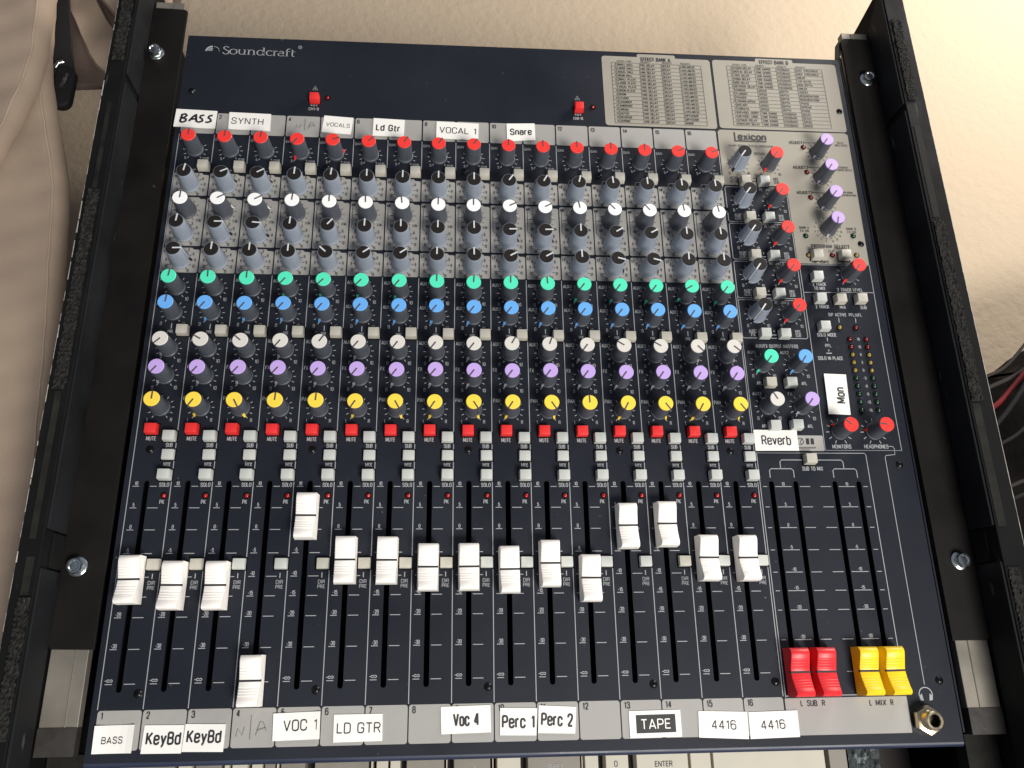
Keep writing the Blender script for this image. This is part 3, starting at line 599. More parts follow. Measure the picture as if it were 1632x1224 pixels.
button(3.79, 16.85, 'v', 'up', 'small red 48V button for channels 1 to 8'); button(11.74, 16.87, 'v', 'up', 'small red 48V button for channels 9 to 16')

# ------------------------------------------------------------------ indicator lights
def led_mesh(m, r=.058):
    q = MB(); q.lathe([(r, 0)] + [(r * math.cos(rad(a)), r * .9 * math.sin(rad(a)) + .012) for a in (5, 30, 55, 75)], 16); return q.mesh('indicator_light', m, smooth=60)
LM = {'r': led_mesh(m_led_r), 'd': led_mesh(m_led_d, .062), 'y': led_mesh(m_led_y, .062), 'g': led_mesh(m_led_g, .062), 's': led_mesh(m_led_r, .048)}
q = MB(); q.lathe([(.078, 0), (.078, .026), (.066, .026), (.062, .008)], 20, cap=False); ring = q.mesh('bezel', m_slot, smooth=30)
def led(x, y, c, label=None):
    o = link(LM[c], 'indicator_light', mix, loc=(x, y, .008), label=label); link(ring, 'bezel', o)
for i in range(16): led(i + .87, 4.91, 'r', 'red peak light of channel %d' % (i + 1))
for x, y, c, l in ((18.70, 15.78, 'd', 'dark red light beside ADJUST1'), (18.69, 14.88, 'd', 'dark red light beside ADJUST2'), (18.68, 13.99, 'd', 'dark red light beside ADJUST3'), (18.34, 12.67, 'g', 'green light of bank A'), (19.80, 12.71, 'g', 'green light of bank B'),
                (18.34, 12.03, 'y', 'yellow light left of tap tempo button'), (19.06, 12.05, 'd', 'dark red clip light'), (19.80, 12.06, 'y', 'yellow light right of store button'), (18.92, 9.74, 'y', 'yellow SIP light'), (19.40, 9.74, 'd', 'dark red PFL light'),
                (4.16, 16.96, 's', 'red light beside left 48V button'), (12.19, 16.98, 's', 'red light beside right 48V button')): led(x, y, c, l)
for k in range(10):
    c = 'd' if k < 2 else ('y' if k < 5 else 'g'); nm = {'d': 'dark red', 'y': 'dull yellow', 'g': 'dark green'}[c]
    for x, sd in ((19.17, 'left'), (19.65, 'right')): led(x, 9.38 - .2345 * k, c, '%s %s meter light' % (nm, sd))

# ------------------------------------------------------------------ fader caps
def fader_mesh(m):
    q = MB(); prof = [(-.56, .02), (-.56, .36), (-.552, .41), (-.535, .45), (-.50, .49), (-.45, .488), (-.41, .462), (-.37, .438)]
    y = -.36
    for k in range(4):
        zb = .432 - .028 * k; prof += [(y, zb), (y + .008, zb - .011), (y + .036, zb - .018), (y + .044, zb - .012)]; y += .062
    prof += [(-.10, .325), (-.04, .308), (-.019, .304), (-.017, .285), (.017, .285), (.019, .304), (.04, .308), (.07, .316)]
    y = .08
    for k in range(4):
        zb = .324 + .023 * k; prof += [(y, zb), (y + .008, zb - .008), (y + .036, zb + .002), (y + .044, zb + .013)]; y += .062
    prof += [(.34, .413), (.40, .435), (.455, .44), (.50, .42), (.545, .37), (.56, .33), (.56, .02)]
    vs = []; fs = []; n = len(prof)
    for yy, z in prof:
        wt = .262 - .040 * (z / .5); vs += [(-wt, yy, z), (-wt + .02, yy * .995, z + .012), (wt - .02, yy * .995, z + .012), (wt, yy, z)]
    for k in range(n - 1):
        for j in range(3): fs.append((4 * k + j, 4 * k + j + 1, 4 * k + 5 + j, 4 * k + 4 + j))
    # side walls down to the base
    h = n // 2
    for sx, j in ((-1, 0), (1, 3)):
        base = len(vs); vs += [(sx * .263, prof[k][0], .02) for k in range(n)]
        for k in range(n - 1):
            f = (4 * k + j, 4 * k + 4 + j, base + k + 1, base + k); fs.append(f if sx < 0 else f[::-1])
    q.add(vs, fs); return q.mesh('fader_cap', m, smooth=35)
FM = {c: fader_mesh(m) for c, m in (('w', m_fad_w), ('r', m_fad_r), ('y', m_fad_y))}
q = MB(); q.box(-.246, .246, -.023, .023, .24, .320); lnm = q.mesh('centre_line', m_line)
q = MB(); q.box(-.035, .035, -.16, .16, -.45, .06); stm = q.mesh('stem', m_slot)
def fader(x, y, c, label):
    o = link(FM[c], 'fader_cap', mix, loc=(x, y, .03), rz=random.uniform(-.014, .014), label=label); o.rotation_euler[1] = random.uniform(-.012, .012); link(lnm, 'centre_line', o); link(stm, 'stem', o)
FY = [2.86, 2.72, 2.71, .57, 4.36, 3.285, 3.27, 3.10, 3.10, 3.03, 3.17, 2.81, 4.09, 4.13, 3.28, 3.27]
for i, y in enumerate(FY): fader(i + .40, y, 'w', 'white fader cap of channel %d' % (i + 1))
for x, c, l in ((16.37, 'r', 'red fader cap of the left sub output'), (17.03, 'r', 'red fader cap of the right sub output'), (18.10, 'y', 'yellow fader cap of the left mix output'), (18.76, 'y', 'yellow fader cap of the right mix output')): fader(x, .545, c, l)

# ------------------------------------------------------------------ screws and headphone socket
q = MB(); q.lathe([(.098, .0), (.098, .010), (.090, .014), (.080, .034), (.055, .052), (.02, .06)], 20); scm = q.mesh('screw', m_screw, smooth=40)
q = MB(); q.box(-.045, .045, -.010, .010, .05, .064); q.box(-.010, .010, -.045, -.0105, .05, .064); q.box(-.010, .010, .0105, .045, .05, .064); crm = q.mesh('cross_recess', m_slot)
for k, (x, y) in enumerate([(.19, 17.05), (20.07, 17.17), (20.0, 12.45), (19.98, 5.75), (20.01, .29), (15.85, .33), (.85, .33), (4.85, .34), (8.86, .34), (12.84, .33), (.38, 6.09), (4.40, 6.10), (8.38, 6.11), (12.36, 6.10), (15.35, 6.10),
                            (4.25, 14.54), (8.26, 14.55), (12.24, 14.54), (16.02, 13.48), (4.22, 9.34), (8.24, 9.32), (12.20, 9.32), (15.25, 9.35)]):
    o = link(scm, 'screw', mix, loc=(x, y, .004), rz=random.uniform(0, 3)); link(crm, 'cross_recess', o)
jack = MB(); hx = [(.345 * math.cos(rad(60 * k + 28)), .345 * math.sin(rad(60 * k + 28))) for k in range(6)]
jack.prism(hx, .01, .24)
J = link(jack.mesh('headphone_socket', m_brass, smooth=30, bevel=(.02, 2)), 'headphone_socket', mix, loc=(19.46, -.60, 0))
q = MB(); prof = [(.225, .24)]
for k in range(4): prof += [(.222, .26 + .04 * k), (.208, .28 + .04 * k)]
prof += [(.215, .43), (.212, .455), (.198, .47), (.150, .47), (.138, .455), (.134, .40)]
q.lathe(prof, 32, cap=False); link(q.mesh('threaded_collar', m_brass, smooth=35), 'threaded_collar', J)
q = MB(); q.lathe([(.128, .40), (.128, .0), (.02, .0)][::-1], 24, cap=False); q.lathe([(.136, .36), (.125, .41)], 24, cap=False); q.lathe([(.13, .05), (.13, .06)], 24); link(q.mesh('hole', m_slot), 'hole', J)

# ------------------------------------------------------------------ rack ears with bolts
LB = MB(); LB.prism([(-.24, 1.30), (-.24, 19.93), (-.34, 19.98), (-1.27, 20.0), (-1.27, 1.40), (-1.20, 1.32)][::-1][::-1], .0, .09)
LB.build('rack_ear', m_bracket, mix, bevel=(.012, 2), label='left black rack ear')
RB = MB(); RB.prism([(20.50, 1.22), (21.42, 1.22), (21.50, 1.30), (21.50, 20.0), (20.62, 20.0), (20.50, 19.9)], .0, .09)
RB.build('rack_ear', m_bracket, mix, bevel=(.012, 2), label='right black rack ear')
q = MB(); q.prism([(20.38, 19.3), (20.44, 19.3), (20.58, 19.95), (20.50, 20.0)], -.3, .0); q.box(20.40, 20.445, -.9, 19.3, -.30, -.02); q.build('side_flange', m_panel, mix)
q = MB(); q.lathe([(.232, .0), (.238, .02), (.215, .04), (.17, .05)], 28); q.prism([(.185 * math.cos(rad(60 * k)), .185 * math.sin(rad(60 * k))) for k in range(6)], .045, .19)
q.lathe([(.178, .188), (.165, .22), (.120, .22), (.095, .185), (.05, .18)], 24); blm = q.mesh('bolt', m_zinc, smooth=30)
for k, (x, y) in enumerate([(-.97, 18.28), (-.90, 3.19), (21.14, 18.38), (21.09, 3.18)]):
    link(blm, 'bolt', mix, loc=(x, y, .09), rz=.4 + k, label=('upper left', 'lower left', 'upper right', 'lower right')[k] + ' zinc hex flange bolt')

# ------------------------------------------------------------------ stickers on the console
def sticker(quad, name_label, texts, dark=None, z=.03, curl=0.0):
    cx = sum(p[0] for p in quad) / 4; cy = sum(p[1] for p in quad) / 4
    s = MB(); n = 6; top = []; q = [(a - cx, b_ - cy) for a, b_ in quad]
    vs = []; fs = []
    for j in range(n + 1):
        v = j / n
        for i in range(n + 1):
            u = i / n
            x = (1 - v) * ((1 - u) * q[0][0] + u * q[1][0]) + v * ((1 - u) * q[3][0] + u * q[2][0])
            y = (1 - v) * ((1 - u) * q[0][1] + u * q[1][1]) + v * ((1 - u) * q[3][1] + u * q[2][1])
            vs.append((x, y, z + curl * (abs(2 * u - 1) ** 3)))
    for j in range(n):
        for i in range(n): a = j * (n + 1) + i; fs.append((a + n + 1, a + n + 2, a + 1, a))
    m = len(vs); ringi = [i for i in range(n + 1)] + [j * (n + 1) + n for j in range(1, n + 1)] + [n * (n + 1) + i for i in range(n - 1, -1, -1)] + [j * (n + 1) for j in range(n - 1, 0, -1)]
    vs += [(vs[i][0], vs[i][1], vs[i][2] - .022) for i in ringi]; r = len(ringi)
    for k in range(r): k2 = (k + 1) % r; fs.append((ringi[k], ringi[k2], m + k2, m + k))
    s.add(vs, fs)
    o = s.build('paper_label', m_sticker, mix, loc=(cx, cy, 0), label=name_label)
    ang = math.atan2(quad[1][1] - quad[0][1], quad[1][0] - quad[0][0]); zz = z + curl * .3 + .006
    if dark:
        d = MB(); d.flat(dark, zz - .002); d.build('black_field', m_line, o)
    t = MB()
    for kind, *a in texts:
        if kind == 't':
            st, x, y, h, wd, bo = a[:6]; rot = a[6] if len(a) > 6 else 0
            text(t, st, x, y, h, zz, width=wd, bold=bo, rot=ang + rot)
        else: t.stroke([(x_ - 0, y_) for x_, y_ in a[0]], a[1], zz)
    t.build('lettering', m_sticker if dark else m_black_ink, o)
    return o
mk = []                                           # marker-pen BASS
def mkp(pts, wd=.022):
    out = []
    for k in range(len(pts) - 1):
        for j in range(4): f = j / 4; out.append((pts[k][0] + (pts[k + 1][0] - pts[k][0]) * f, pts[k][1] + (pts[k + 1][1] - pts[k][1]) * f))
    mk.append(('s', out + [pts[-1]], wd * 1.35))
mkp([(-.39, .12), (-.43, -.12)], .024); mkp([(-.42, .11), (-.30, .15), (-.25, .09), (-.33, .02), (-.40, .0)]); mkp([(-.38, .01), (-.26, -.03), (-.27, -.10), (-.35, -.14), (-.44, -.12)])
mkp([(-.18, -.10), (-.08, .05), (.01, .14), (.02, -.02), (.04, -.12)], .024); mkp([(-.12, -.03), (.03, -.01)])
for dx in (.0, .24): mkp([(.24 + dx, .13), (.14 + dx, .10), (.12 + dx, .04), (.19 + dx, -.01), (.21 + dx, -.08), (.12 + dx, -.12), (.05 + dx, -.11)])
sticker([(-.17, 16.37), (1.0, 16.34), (.99, 15.73), (-.19, 15.76)], 'white sticker with BASS in thick black marker', mk)
sticker([(1.35, 16.32), (2.55, 16.30), (2.56, 15.71), (1.37, 15.74)], 'white sticker printed SYNTH', [('t', 'SYNTH', -.06, .0, .20, .92, -.006)])
sticker([(4.10, 16.32), (4.95, 16.27), (4.90, 15.69), (4.05, 15.74)], 'white sticker printed VOCALS in small letters', [('t', 'VOCALS', .02, -.01, .125, .70, -.008)])
sticker([(5.55, 16.29), (6.47, 16.26), (6.45, 15.66), (5.54, 15.68)], 'white sticker printed Ld Gtr', [('t', 'Ld Gtr', -.01, -.02, .20, .72, .022)])
sticker([(7.42, 16.25), (8.68, 16.22), (8.66, 15.63), (7.41, 15.66)], 'white sticker printed VOCAL 1', [('t', 'VOCAL 1', .02, -.0, .20, 1.10, -.006)])
sticker([(9.52, 16.26), (10.37, 16.30), (10.38, 15.71), (9.53, 15.64)], 'white sticker printed Snare', [('t', 'Snare', .0, .0, .20, .66, .026)])
sticker([(.01, -.33), (.87, -.32), (.87, -.91), (.02, -.91)], 'bottom left sticker printed BASS in thin letters', [('t', 'BASS', -.02, -.02, .13, .46, -.01)], curl=.03)
sticker([(1.09, -.34), (1.96, -.35), (1.95, -.94), (1.07, -.93)], 'left one of two stickers printed KeyBd', [('t', 'KeyBd', .02, .02, .235, .77, .018)])
sticker([(1.99, -.33), (2.88, -.35), (2.87, -.93), (1.96, -.91)], 'right one of two stickers printed KeyBd', [('t', 'KeyBd', .0, .03, .235, .77, .018)])
sticker([(3.93, -.15), (4.99, -.12), (5.0, -.71), (3.95, -.73)], 'white sticker printed VOC 1', [('t', 'VOC 1', .09, .02, .22, .77, -.008)], curl=.02)
sticker([(5.30, -.20), (6.41, -.20), (6.42, -.78), (5.31, -.79)], 'white sticker printed LD GTR', [('t', 'LD GTR', .02, .0, .21, 1.0, -.008)])
sticker([(7.75, -.08), (8.91, -.06), (8.92, -.65), (7.77, -.67)], 'white sticker printed Voc 4', [('t', 'Voc 4', .01, .0, .25, .62, .018)])
sticker([(9.14, -.13), (10.01, -.15), (9.98, -.74), (9.13, -.72)], 'white sticker printed Perc 1', [('t', 'Perc 1', .0, .0, .25, .78, .018)])
sticker([(10.05, -.09), (10.94, -.14), (10.89, -.72), (10.02, -.69)], 'white sticker printed Perc 2', [('t', 'Perc 2', .0, .0, .25, .76, .018)])
sticker([(12.19, -.26), (13.43, -.25), (13.43, -.84), (12.19, -.85)], 'white sticker with TAPE in white on a black field', [('t', 'TAPE', .01, .0, .21, .72, -.004)], dark=[(-.46, -.20), (.49, -.19), (.49, .21), (-.46, .20)])
sticker([(13.87, -.29), (15.06, -.33), (15.04, -.93), (13.84, -.87)], 'left one of two stickers printed 4416', [('t', '4416', .01, .0, .19, .60, -.006)])
sticker([(15.09, -.34), (16.30, -.32), (16.29, -.91), (15.08, -.93)], 'right one of two stickers printed 4416', [('t', '4416', -.03, .0, .19, .60, -.006)])
sticker([(18.23, 8.32), (18.86, 8.30), (18.81, 7.13), (18.20, 7.15)], 'upright white sticker printed Mon sideways', [('t', 'Mon', .08, -.04, .22, .47, .018, rad(90))], z=.06)
sticker([(16.03, 6.69), (17.23, 6.68), (17.22, 6.12), (16.03, 6.11)], 'white sticker printed Reverb', [('t', 'Reverb', .0, .0, .24, .81, .012)], z=.05)

# ------------------------------------------------------------------ rack case
case = thing('rack_case', 'black wooden rack case sides with worn velcro strips along their rims', 'rack case')
def side(x0, x1, sgn, nm):
    q = MB(); q.box(x0, x1, -8, 20.4, -6.5, 1.10); q.v[3 - 1] = q.v[2]; q.v[6] = (x1, 21.3, 1.10); q.v[7] = (x0, 21.3, 1.10); q.build('side_panel', m_case, case, bevel=(.02, 2), label=nm + ' side panel with chipped edge')
side(-1.82, -1.31, -1, 'left'); side(21.56, 22.20, 1, 'right')
for sx, nm in ((-1.82, 'left'), (22.20, 'right')):      # bare worn outer arris
    q = MB(); y = -7.9; random.seed(3 if sx < 0 else 5)
    while y < 21.1:
        l = random.uniform(.10, .55); wv = random.choice([.004, .006, .010, .018, .026] if sx < 0 else [.008, .010, .012])
        s2 = 1 if sx < 0 else -1
        q.add([(sx + s2 * wv, y, 1.102), (sx + s2 * wv * .7, y + l, 1.102), (sx - s2 * .003, y + l, 1.102), (sx - s2 * .003, y, 1.102), (sx - s2 * .003, y, 1.08), (sx - s2 * .003, y + l, 1.08 - wv)],
              [(0, 1, 2, 3), (3, 2, 5, 4)]); y += l + (random.uniform(.0, .35) if sx < 0 else .0)
    q.build('worn_edge', m_chip, case, label=nm + ' rim worn to bare wood')
def strip(x0, x1, y0, y1, m, name, rough=True, label=None):
    q = MB(); nx = 8 if rough else 1; ny = max(2, int((y1 - y0) / (.055 if rough else .6))); vs = []; fs = []
    for j in range(ny + 1):
        for i in range(nx + 1):
            e = .02 if rough and (i in (0, nx)) else 0
            vs.append((x0 + (x1 - x0) * i / nx + random.uniform(-e, e), y0 + (y1 - y0) * j / ny, 1.105 + (random.uniform(.0, .045) + (.02 if j % 2 else 0) if rough else .006)))
    for j in range(ny):
        for i in range(nx): a = j * (nx + 1) + i; fs.append((a, a + 1, a + nx + 2, a + nx + 1))
    q.add(vs, fs); q.build(name, m, case, label=label)
random.seed(11)
for x0, x1, y0, y1 in ((-1.70, -1.37, 17.1, 20.3), (-1.70, -1.40, 7.3, 12.9), (-1.62, -1.34, -.55, 2.4)): strip(x0, x1, y0, y1, m_velcro, 'velcro_strip', label='rough velcro on the left rim')
for x0, x1, y0, y1 in ((-1.62, -1.50, 12.95, 15.7), (-1.62, -1.47, 3.7, 7.25), (-1.60, -1.42, 2.45, 3.3)): strip(x0, x1, y0, y1, m_glue, 'glue_residue', False, label='grey adhesive left on the left rim')
for x0, x1, y0, y1 in ((21.66, 21.95, 16.8, 19.9), (21.62, 21.94, 7.2, 12.7), (21.62, 21.92, -6, 2.9)): strip(x0, x1, y0, y1, m_velcro, 'velcro_strip', label='rough velcro on the right rim')
for x0, x1, y0, y1 in ((21.66, 21.86, 12.75, 15.9), (21.62, 21.84, 3.9, 7.15)): strip(x0, x1, y0, y1, m_glue, 'glue_residue', False, label='grey adhesive left on the right rim')
for x0, x1, s in ((-1.31, -1.25, 'left'), (21.50, 21.56, 'right')):
    for y0, y1 in ((-8, 3.05), (3.95, 16.45), (16.72, 20.36)):
        q = MB(); q.box(x0, x1, y0, y1, .10, 1.06)
        if y1 > 20: q.v[6] = (x1, 21.14, 1.06); q.v[7] = (x0, 21.14, 1.06)
        q.build('liner_board', m_liner, case, bevel=(.015, 2), label='length of %s inner liner' % s)
    q = MB(); q.box(x0, x1, 3.10, 3.90, .10, .70); q.build('liner_block', m_case, case, bevel=(.015, 2))
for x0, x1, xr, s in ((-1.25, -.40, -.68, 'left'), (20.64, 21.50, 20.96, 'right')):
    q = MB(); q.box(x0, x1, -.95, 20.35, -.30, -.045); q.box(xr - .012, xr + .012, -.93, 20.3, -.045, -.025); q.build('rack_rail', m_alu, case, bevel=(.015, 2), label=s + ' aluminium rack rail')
    q = MB(); q.box(x0 - .004, x1 + .004, -.96, -.36, -.29, -.020); q.build('rail_end_patch', m_rail_end, case, label='dark patch over the lower end of the %s rail' % s)  # thin dark sleeve that makes the lower end of each rail darker
for bx in ((-1.25, -.42, -1.2, -.75), (20.66, 21.50, -.9, -.45)):
    q = MB(); q.box(bx[0], bx[1], -6, -.98, bx[2], bx[3]); q.build('lower_rail', m_glue, case)

# ------------------------------------------------------------------ keyboard peeping out below
kbd = thing('recorder_keyboard', 'cream and grey keys of a recorder peeping out below the mixer edge', 'keyboard')
q = MB(); q.box(1.0, 18.0, -8, .5, -2.4, -1.55); q.build('bed', m_key_bed, kbd)
keys = [(.2, 1.5, 'g', ''), (1.56, 1.9, 'c', ''), (1.95, 2.58, 'g', ''), (2.62, 2.76, 'c', ''), (2.80, 3.19, 'c', ''), (3.26, 3.54, 'c', ''), (3.56, 3.83, 'g', ''), (3.84, 3.92, 'c', ''), (3.94, 4.54, 'g', ''), (4.74, 6.05, 'g', '▶'), (6.07, 6.15, 'c', ''), (6.20, 6.51, 'c', ''), (6.53, 6.80, 'c', ''),
        (6.92, 7.86, 'g', '←'), (7.88, 7.93, 'c', ''), (8.06, 8.98, 'g', '→'), (9.0, 9.05, 'c', ''), (9.11, 9.72, 'c', ''), (9.86, 11.19, 'g', 'SHIFT'), (11.20, 11.23, 'c', ''), (11.27, 11.64, 'c', ''), (11.78, 12.38, 'c', 'O'), (12.55, 13.88, 'c', 'ENTER'), (13.91, 14.46, 'c', ''), (14.49, 17.39, 'c', ''), (17.46, 17.96, 'g', '')]
for x0, x1, c, t in keys:
    q = MB(); dz = random.uniform(-.02, .02); q.box(x0, x1, -2.6, -.6, -1.55, -1.2 + dz, .02, .03)
    o = q.build('key', m_key_g if c == 'g' else m_key_c, kbd, bevel=(.015, 2))
    if t:
        s = MB(); xm = (x0 + x1) / 2; zz = -1.192 + dz; y = -1.54
        if t == '▶': s.flat([(xm - .07, y - .06), (xm + .09, y), (xm - .07, y + .06)], zz)
        elif t in '←→':
            sg = 1 if t == '→' else -1; s.stroke([(xm - .10, y), (xm + .10, y)], .018, zz); s.flat([(xm + sg * .12, y), (xm + sg * .04, y + .07), (xm + sg * .04, y - .07)], zz)
        else: text(s, t, xm + (.03 if t != 'O' else -.03), y + (0 if t != 'O' else .03), .12, zz, bold=.0, cond=.85)
        s.build('lettering', m_white_ink if c == 'g' else m_black_ink, o)
fo = MB(); nx, ny = 14, 20; vs = []; fs = []
for j in range(ny + 1):
    for i in range(nx + 1): vs.append((18.0 + .84 * i / nx, -3 + 2.6 * j / ny, -1.3 + random.uniform(-.06, .06)))
for j in range(ny):
    for i in range(nx): a = j * (nx + 1) + i; fs.append((a, a + 1, a + nx + 2, a + nx + 1))
fo.add(vs, fs); fo.box(18.02, 18.82, -3, -.42, -2.2, -1.42)
o = fo.build('foam_block', m_foam); o['label'] = 'dark speckled foam block beside the cream keys below the mixer'; o['category'] = 'foam block'
dk = MB(); dk.box(-1.2, 20.6, -8, 8, -6.4, -3.1); o = dk.build('equipment_shelf', m_key_bed); o['label'] = 'dark shelf inside the rack case under the mixer'; o['category'] = 'shelf'

# ------------------------------------------------------------------ cloth hanging at the left
def interp(tab, y):
    for (y0, x0), (y1, x1) in zip(tab, tab[1:]):
        if (y0 - y) * (y1 - y) <= 0 and y0 != y1:
            f = (y - y0) / (y1 - y0); f2 = f; return x0 + (x1 - x0) * f2
    return tab[0][1] if abs(y - tab[0][0]) < abs(y - tab[-1][0]) else tab[-1][1]
def smooth_edge(tab, y): return sum(interp(tab, y + d) for d in (-.6, -.3, 0, .3, .6)) / 5
def sheet(name, left, edge, y0, y1, z, m, parent, nx=60, ny=90, amp=.12, ph=0, roll=.35, label=None, lean=0):
    vs = []; fs = []
    for j in range(ny + 1):
        y = y0 + (y1 - y0) * j / ny; xe = smooth_edge(edge, y); xl = interp(left, y)
        for i in range(nx + 1):
            u = i / nx; x = xl + (xe - xl) * u; d = xe - x
            zz = z + amp * math.sin(x * 1.3 + .35 * y + ph) + amp * .6 * math.sin(x * .5 - y * .8 + 2 * ph) + lean * (x - xe)
            zz += .04 * math.sin(3.1 * x + 1.7 * y + ph) * (1 - math.exp(-d * 2)) + .025 * math.sin(5.3 * y - 2.2 * x)
            if d < roll: zz -= roll * (1 - math.sqrt(max(0, 1 - (1 - d / roll) ** 2)))
            vs.append((x, y, zz))
    n = len(vs); vs += [(a, b_, c - .14) for a, b_, c in vs]
    for j in range(ny):
        for i in range(nx):
            a = j * (nx + 1) + i; fs.append((a, a + 1, a + nx + 2, a + nx + 1)); fs.append((n + a, n + a + nx + 1, n + a + nx + 2, n + a + 1))
        a = j * (nx + 1) + nx; fs.append((a, n + a, n + a + nx + 1, a + nx + 1))
    hem = MB(); rr = [vs[j * (nx + 1) + nx - 2] for j in range(ny + 1)]; hem.tube([(a + .02, b_, c + .01) for a, b_, c in rr], .035, 6)
    q = MB(); q.add(vs, fs); o = q.build(name, m, parent, smooth=60, label=label); hem.build('hem', m_hem, o, smooth=60); return o
jk = thing('beige_jacket', 'beige cloth jacket hanging in folds at the left edge beside the rack case', 'jacket', (0, 0, 0))
far = [(-8, -14), (26, -14)]
sheet('cloth_fold', far, [(26, -5.6), (22, -5.25), (18.9, -4.85), (16.8, -4.28), (14.65, -3.66), (10.6, -3.14), (8, -2.98), (5.8, -2.72), (3, -2.5), (-8, -1.9)], -6, 25, -1.35, m_cloth, jk, amp=.10, label='long lower fold of beige cloth')
sheet('cloth_fold', far, [(26, -4.6), (22, -4.82), (20.5, -4.80), (18.9, -4.70), (17.6, -4.85), (16.8, -5.05), (15.0, -5.55), (12.5, -6.7), (10, -8.5), (5, -13.4), (0, -13.6)], 5, 25, -.75, m_cloth, jk, amp=.10, ph=1.2, label='upper overlapping fold of beige cloth')
# second garment higher up behind the case
sh2 = thing('grey_beige_coat', 'dim grey-beige coat hem behind the top left of the rack case', 'coat')
l2 = [(19, -3.95), (20.1, -4.1), (20.6, -4.6), (21.4, -5.05), (22.3, -5.55), (23.5, -6.3), (26, -7)]
def poly_sheet(name, pts, z, m, parent, amp=.15, th=.15, n=28, slope=(0, 0)):
    xs = [p[0] for p in pts]; ys = [p[1] for p in pts]; vs = []; fs = []; y0, y1 = min(ys), max(ys)
    def span(y):
        h = []
        for (xa, ya), (xb, yb_) in zip(pts, pts[1:] + pts[:1]):
            if (ya <= y < yb_) or (yb_ <= y < ya): h.append(xa + (xb - xa) * (y - ya) / (yb_ - ya))
        return (min(h), max(h)) if h else None
    rws = []
    for j in range(n + 1):
        s_ = span(y0 + (y1 - y0) * (.001 + .998 * j / n)); rws.append((y0 + (y1 - y0) * j / n, *s_))
    for k, off in enumerate((0, -th)):
        for y, a, b_ in rws:
            for i in range(n + 1):
                x = a + (b_ - a) * i / n; e = min(i, n - i) / n
                vs.append((x, y, z + off + amp * math.sin(1.9 * x + .9 * y) + amp * .5 * math.sin(3.1 * x - 2.3 * y) + slope[0] * x + slope[1] * y - (.10 if e == 0 and k == 0 else 0)))
    N2 = (n + 1) * (n + 1)
    for j in range(n):
        for i in range(n):
            a = j * (n + 1) + i; fs.append((a, a + 1, a + n + 2, a + n + 1)); fs.append((N2 + a, N2 + a + n + 1, N2 + a + n + 2, N2 + a + 1))
        for i in (0, n): a = j * (n + 1) + i; fs.append((a, a + n + 1, N2 + a + n + 1, N2 + a))
    for i in range(n): fs.append((i, N2 + i, N2 + i + 1, i + 1)); a = n * (n + 1) + i; fs.append((a, a + 1, N2 + a + 1, N2 + a))
    q = MB(); q.add(vs, fs); return q.build(name, m, parent, smooth=50)
poly_sheet('hem_panel', [(-2.0, 19.2), (-3.6, 20.05), (-3.94, 20.15), (-4.3, 20.45), (-4.62, 20.9), (-4.9, 21.5), (-5.2, 22.2), (-5.7, 23.1), (-6.4, 25), (-5.3, 25), (-4.75, 23.4), (-4.2, 22.4), (-3.7, 21.7), (-2.0, 21.2)], -3.0, m_cloth, sh2, amp=.10)
poly_sheet('hem_panel', [(-2.0, 21.7), (-3.6, 22.05), (-4.15, 22.75), (-4.6, 23.3), (-5.2, 23.7), (-5.2, 25.5), (-2.0, 25.5)], -2.7, m_cloth, sh2, amp=.10)
poly_sheet('lining_panel', [(-2.2, 20.6), (-3.9, 20.35), (-4.6, 20.15), (-5.5, 20.0), (-6.6, 20.2), (-6.6, 25.4), (-2.2, 25.4)], -3.9, m_cloth2, sh2, amp=.12)
# black strap with an oval clip
st_ = thing('webbing_strap', 'black webbing strap ending in a black oval clip beside the beige jacket', 'strap')
q = MB(); pts = [(-5.7, 24.5), (-5.45, 22.5), (-5.15, 21.0), (-4.95, 20.0), (-4.70, 19.0)]
for (xa, ya), (xb, yb_) in zip(pts, pts[1:]):
    q.add([(xa - .45, ya, -2.1), (xa + .38, ya, -2.05), (xb + .38, yb_, -2.05), (xb - .45, yb_, -2.1), (xa - .45, ya, -2.2), (xa + .38, ya, -2.2), (xb + .38, yb_, -2.2), (xb - .45, yb_, -2.2)],
          [(3, 2, 1, 0), (4, 5, 6, 7), (0, 4, 7, 3), (2, 6, 5, 1)])
q.build('webbing', m_strap, st_)
q = MB(); q.prism(rrect(-4.80, -4.20, 17.72, 19.25, .28, 6), -2.1, -1.78); oc = q.build('clip', m_cable_b, st_, smooth=40, bevel=(.08, 3))
q = MB(); q.prism([(-4.60, 18.35), (-4.52, 18.30), (-4.42, 18.62), (-4.38, 18.95), (-4.46, 18.98), (-4.55, 18.70)], -1.78, -1.765); q.build('emblem', m_zinc, oc)
q = MB(); q.tube([(-4.82, 19.2, -1.8), (-4.72, 19.32, -1.72), (-4.58, 19.38, -1.75)], .07); q.build('ring', m_zinc, st_, smooth=60)

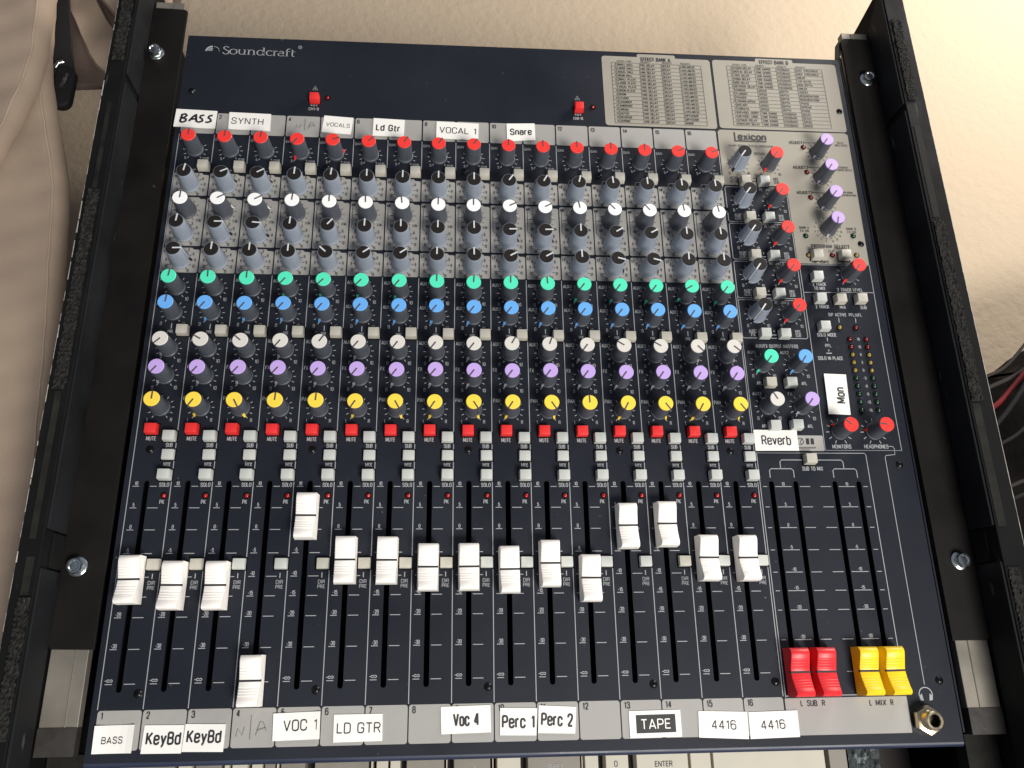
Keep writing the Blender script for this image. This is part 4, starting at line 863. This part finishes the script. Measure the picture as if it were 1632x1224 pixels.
# ------------------------------------------------------------------ bag and cables at the right
bag = poly_sheet('black_bag', [(22.6, 9.3), (24.0, 9.5), (25.2, 9.2), (26.2, 9.35), (27.5, 10.4), (29, 11.6), (36, 13), (36, -9), (22.6, -9)], -3.6, m_bag, None, amp=.22, th=2.8, n=50)
bag['label'] = 'black nylon equipment bag lying right of the rack case'; bag['category'] = 'bag'
def cable(pts, r, m, lab, nm='cable'):
    out = []
    for k in range(len(pts) - 1):
        p0 = pts[max(0, k - 1)]; p1 = pts[k]; p2 = pts[k + 1]; p3 = pts[min(len(pts) - 1, k + 2)]
        for j in range(8):
            t = j / 8; out.append(tuple(.5 * (2 * p1[c] + (p2[c] - p0[c]) * t + (2 * p0[c] - 5 * p1[c] + 4 * p2[c] - p3[c]) * t * t + (3 * p1[c] - p0[c] - 3 * p2[c] + p3[c]) * t ** 3) for c in range(3)))
    out.append(pts[-1]); q = MB(); q.tube(out, r * .62, 10); o = q.build(nm, m, smooth=60); o['label'] = lab; o['category'] = 'cable'; o['group'] = 'cables right of the rack case'
Z = -2.6
cable([(22.4, 8.2, Z - .6), (24.6, 9.15, Z), (25.8, 9.75, Z), (27.6, 11.6, Z)], .08, m_cable_g, 'topmost thin grey cable right of the rack case')
cable([(22.4, 7.6, Z - .6), (24.6, 8.75, Z), (26.2, 9.5, Z), (28.2, 11.0, Z + .2)], .10, m_cable_g, 'thicker grey cable just under the topmost one')
cable([(22.6, 6.6, Z - .5), (24.6, 8.05, Z + .1), (25.5, 8.75, Z + .1), (28.0, 11.2, Z + .1)], .13, m_cable_r, 'bright red cable behind the black one')
cable([(22.8, 5.9, Z), (25.0, 7.9, Z + .3), (26.6, 9.8, Z + .4), (28.4, 11.9, Z + .4)], .13, m_cable_b, 'black cable crossing over the red one')
cable([(23.0, 6.4, Z), (25.2, 7.2, Z + .1), (26.6, 8.3, Z + .1), (28.6, 9.6, Z)], .09, m_cable_b, 'thin black cable below the red one')
cable([(23.0, 4.9, Z), (25.1, 5.8, Z), (26.6, 6.3, Z), (29, 7.4, Z)], .09, m_cable_g, 'lowest grey cable right of the rack case')
cable([(23.0, 4.4, Z), (25.2, 5.45, Z), (26.8, 5.8, Z), (29, 6.5, Z)], .10, m_cable_b, 'lowest black cable right of the rack case')
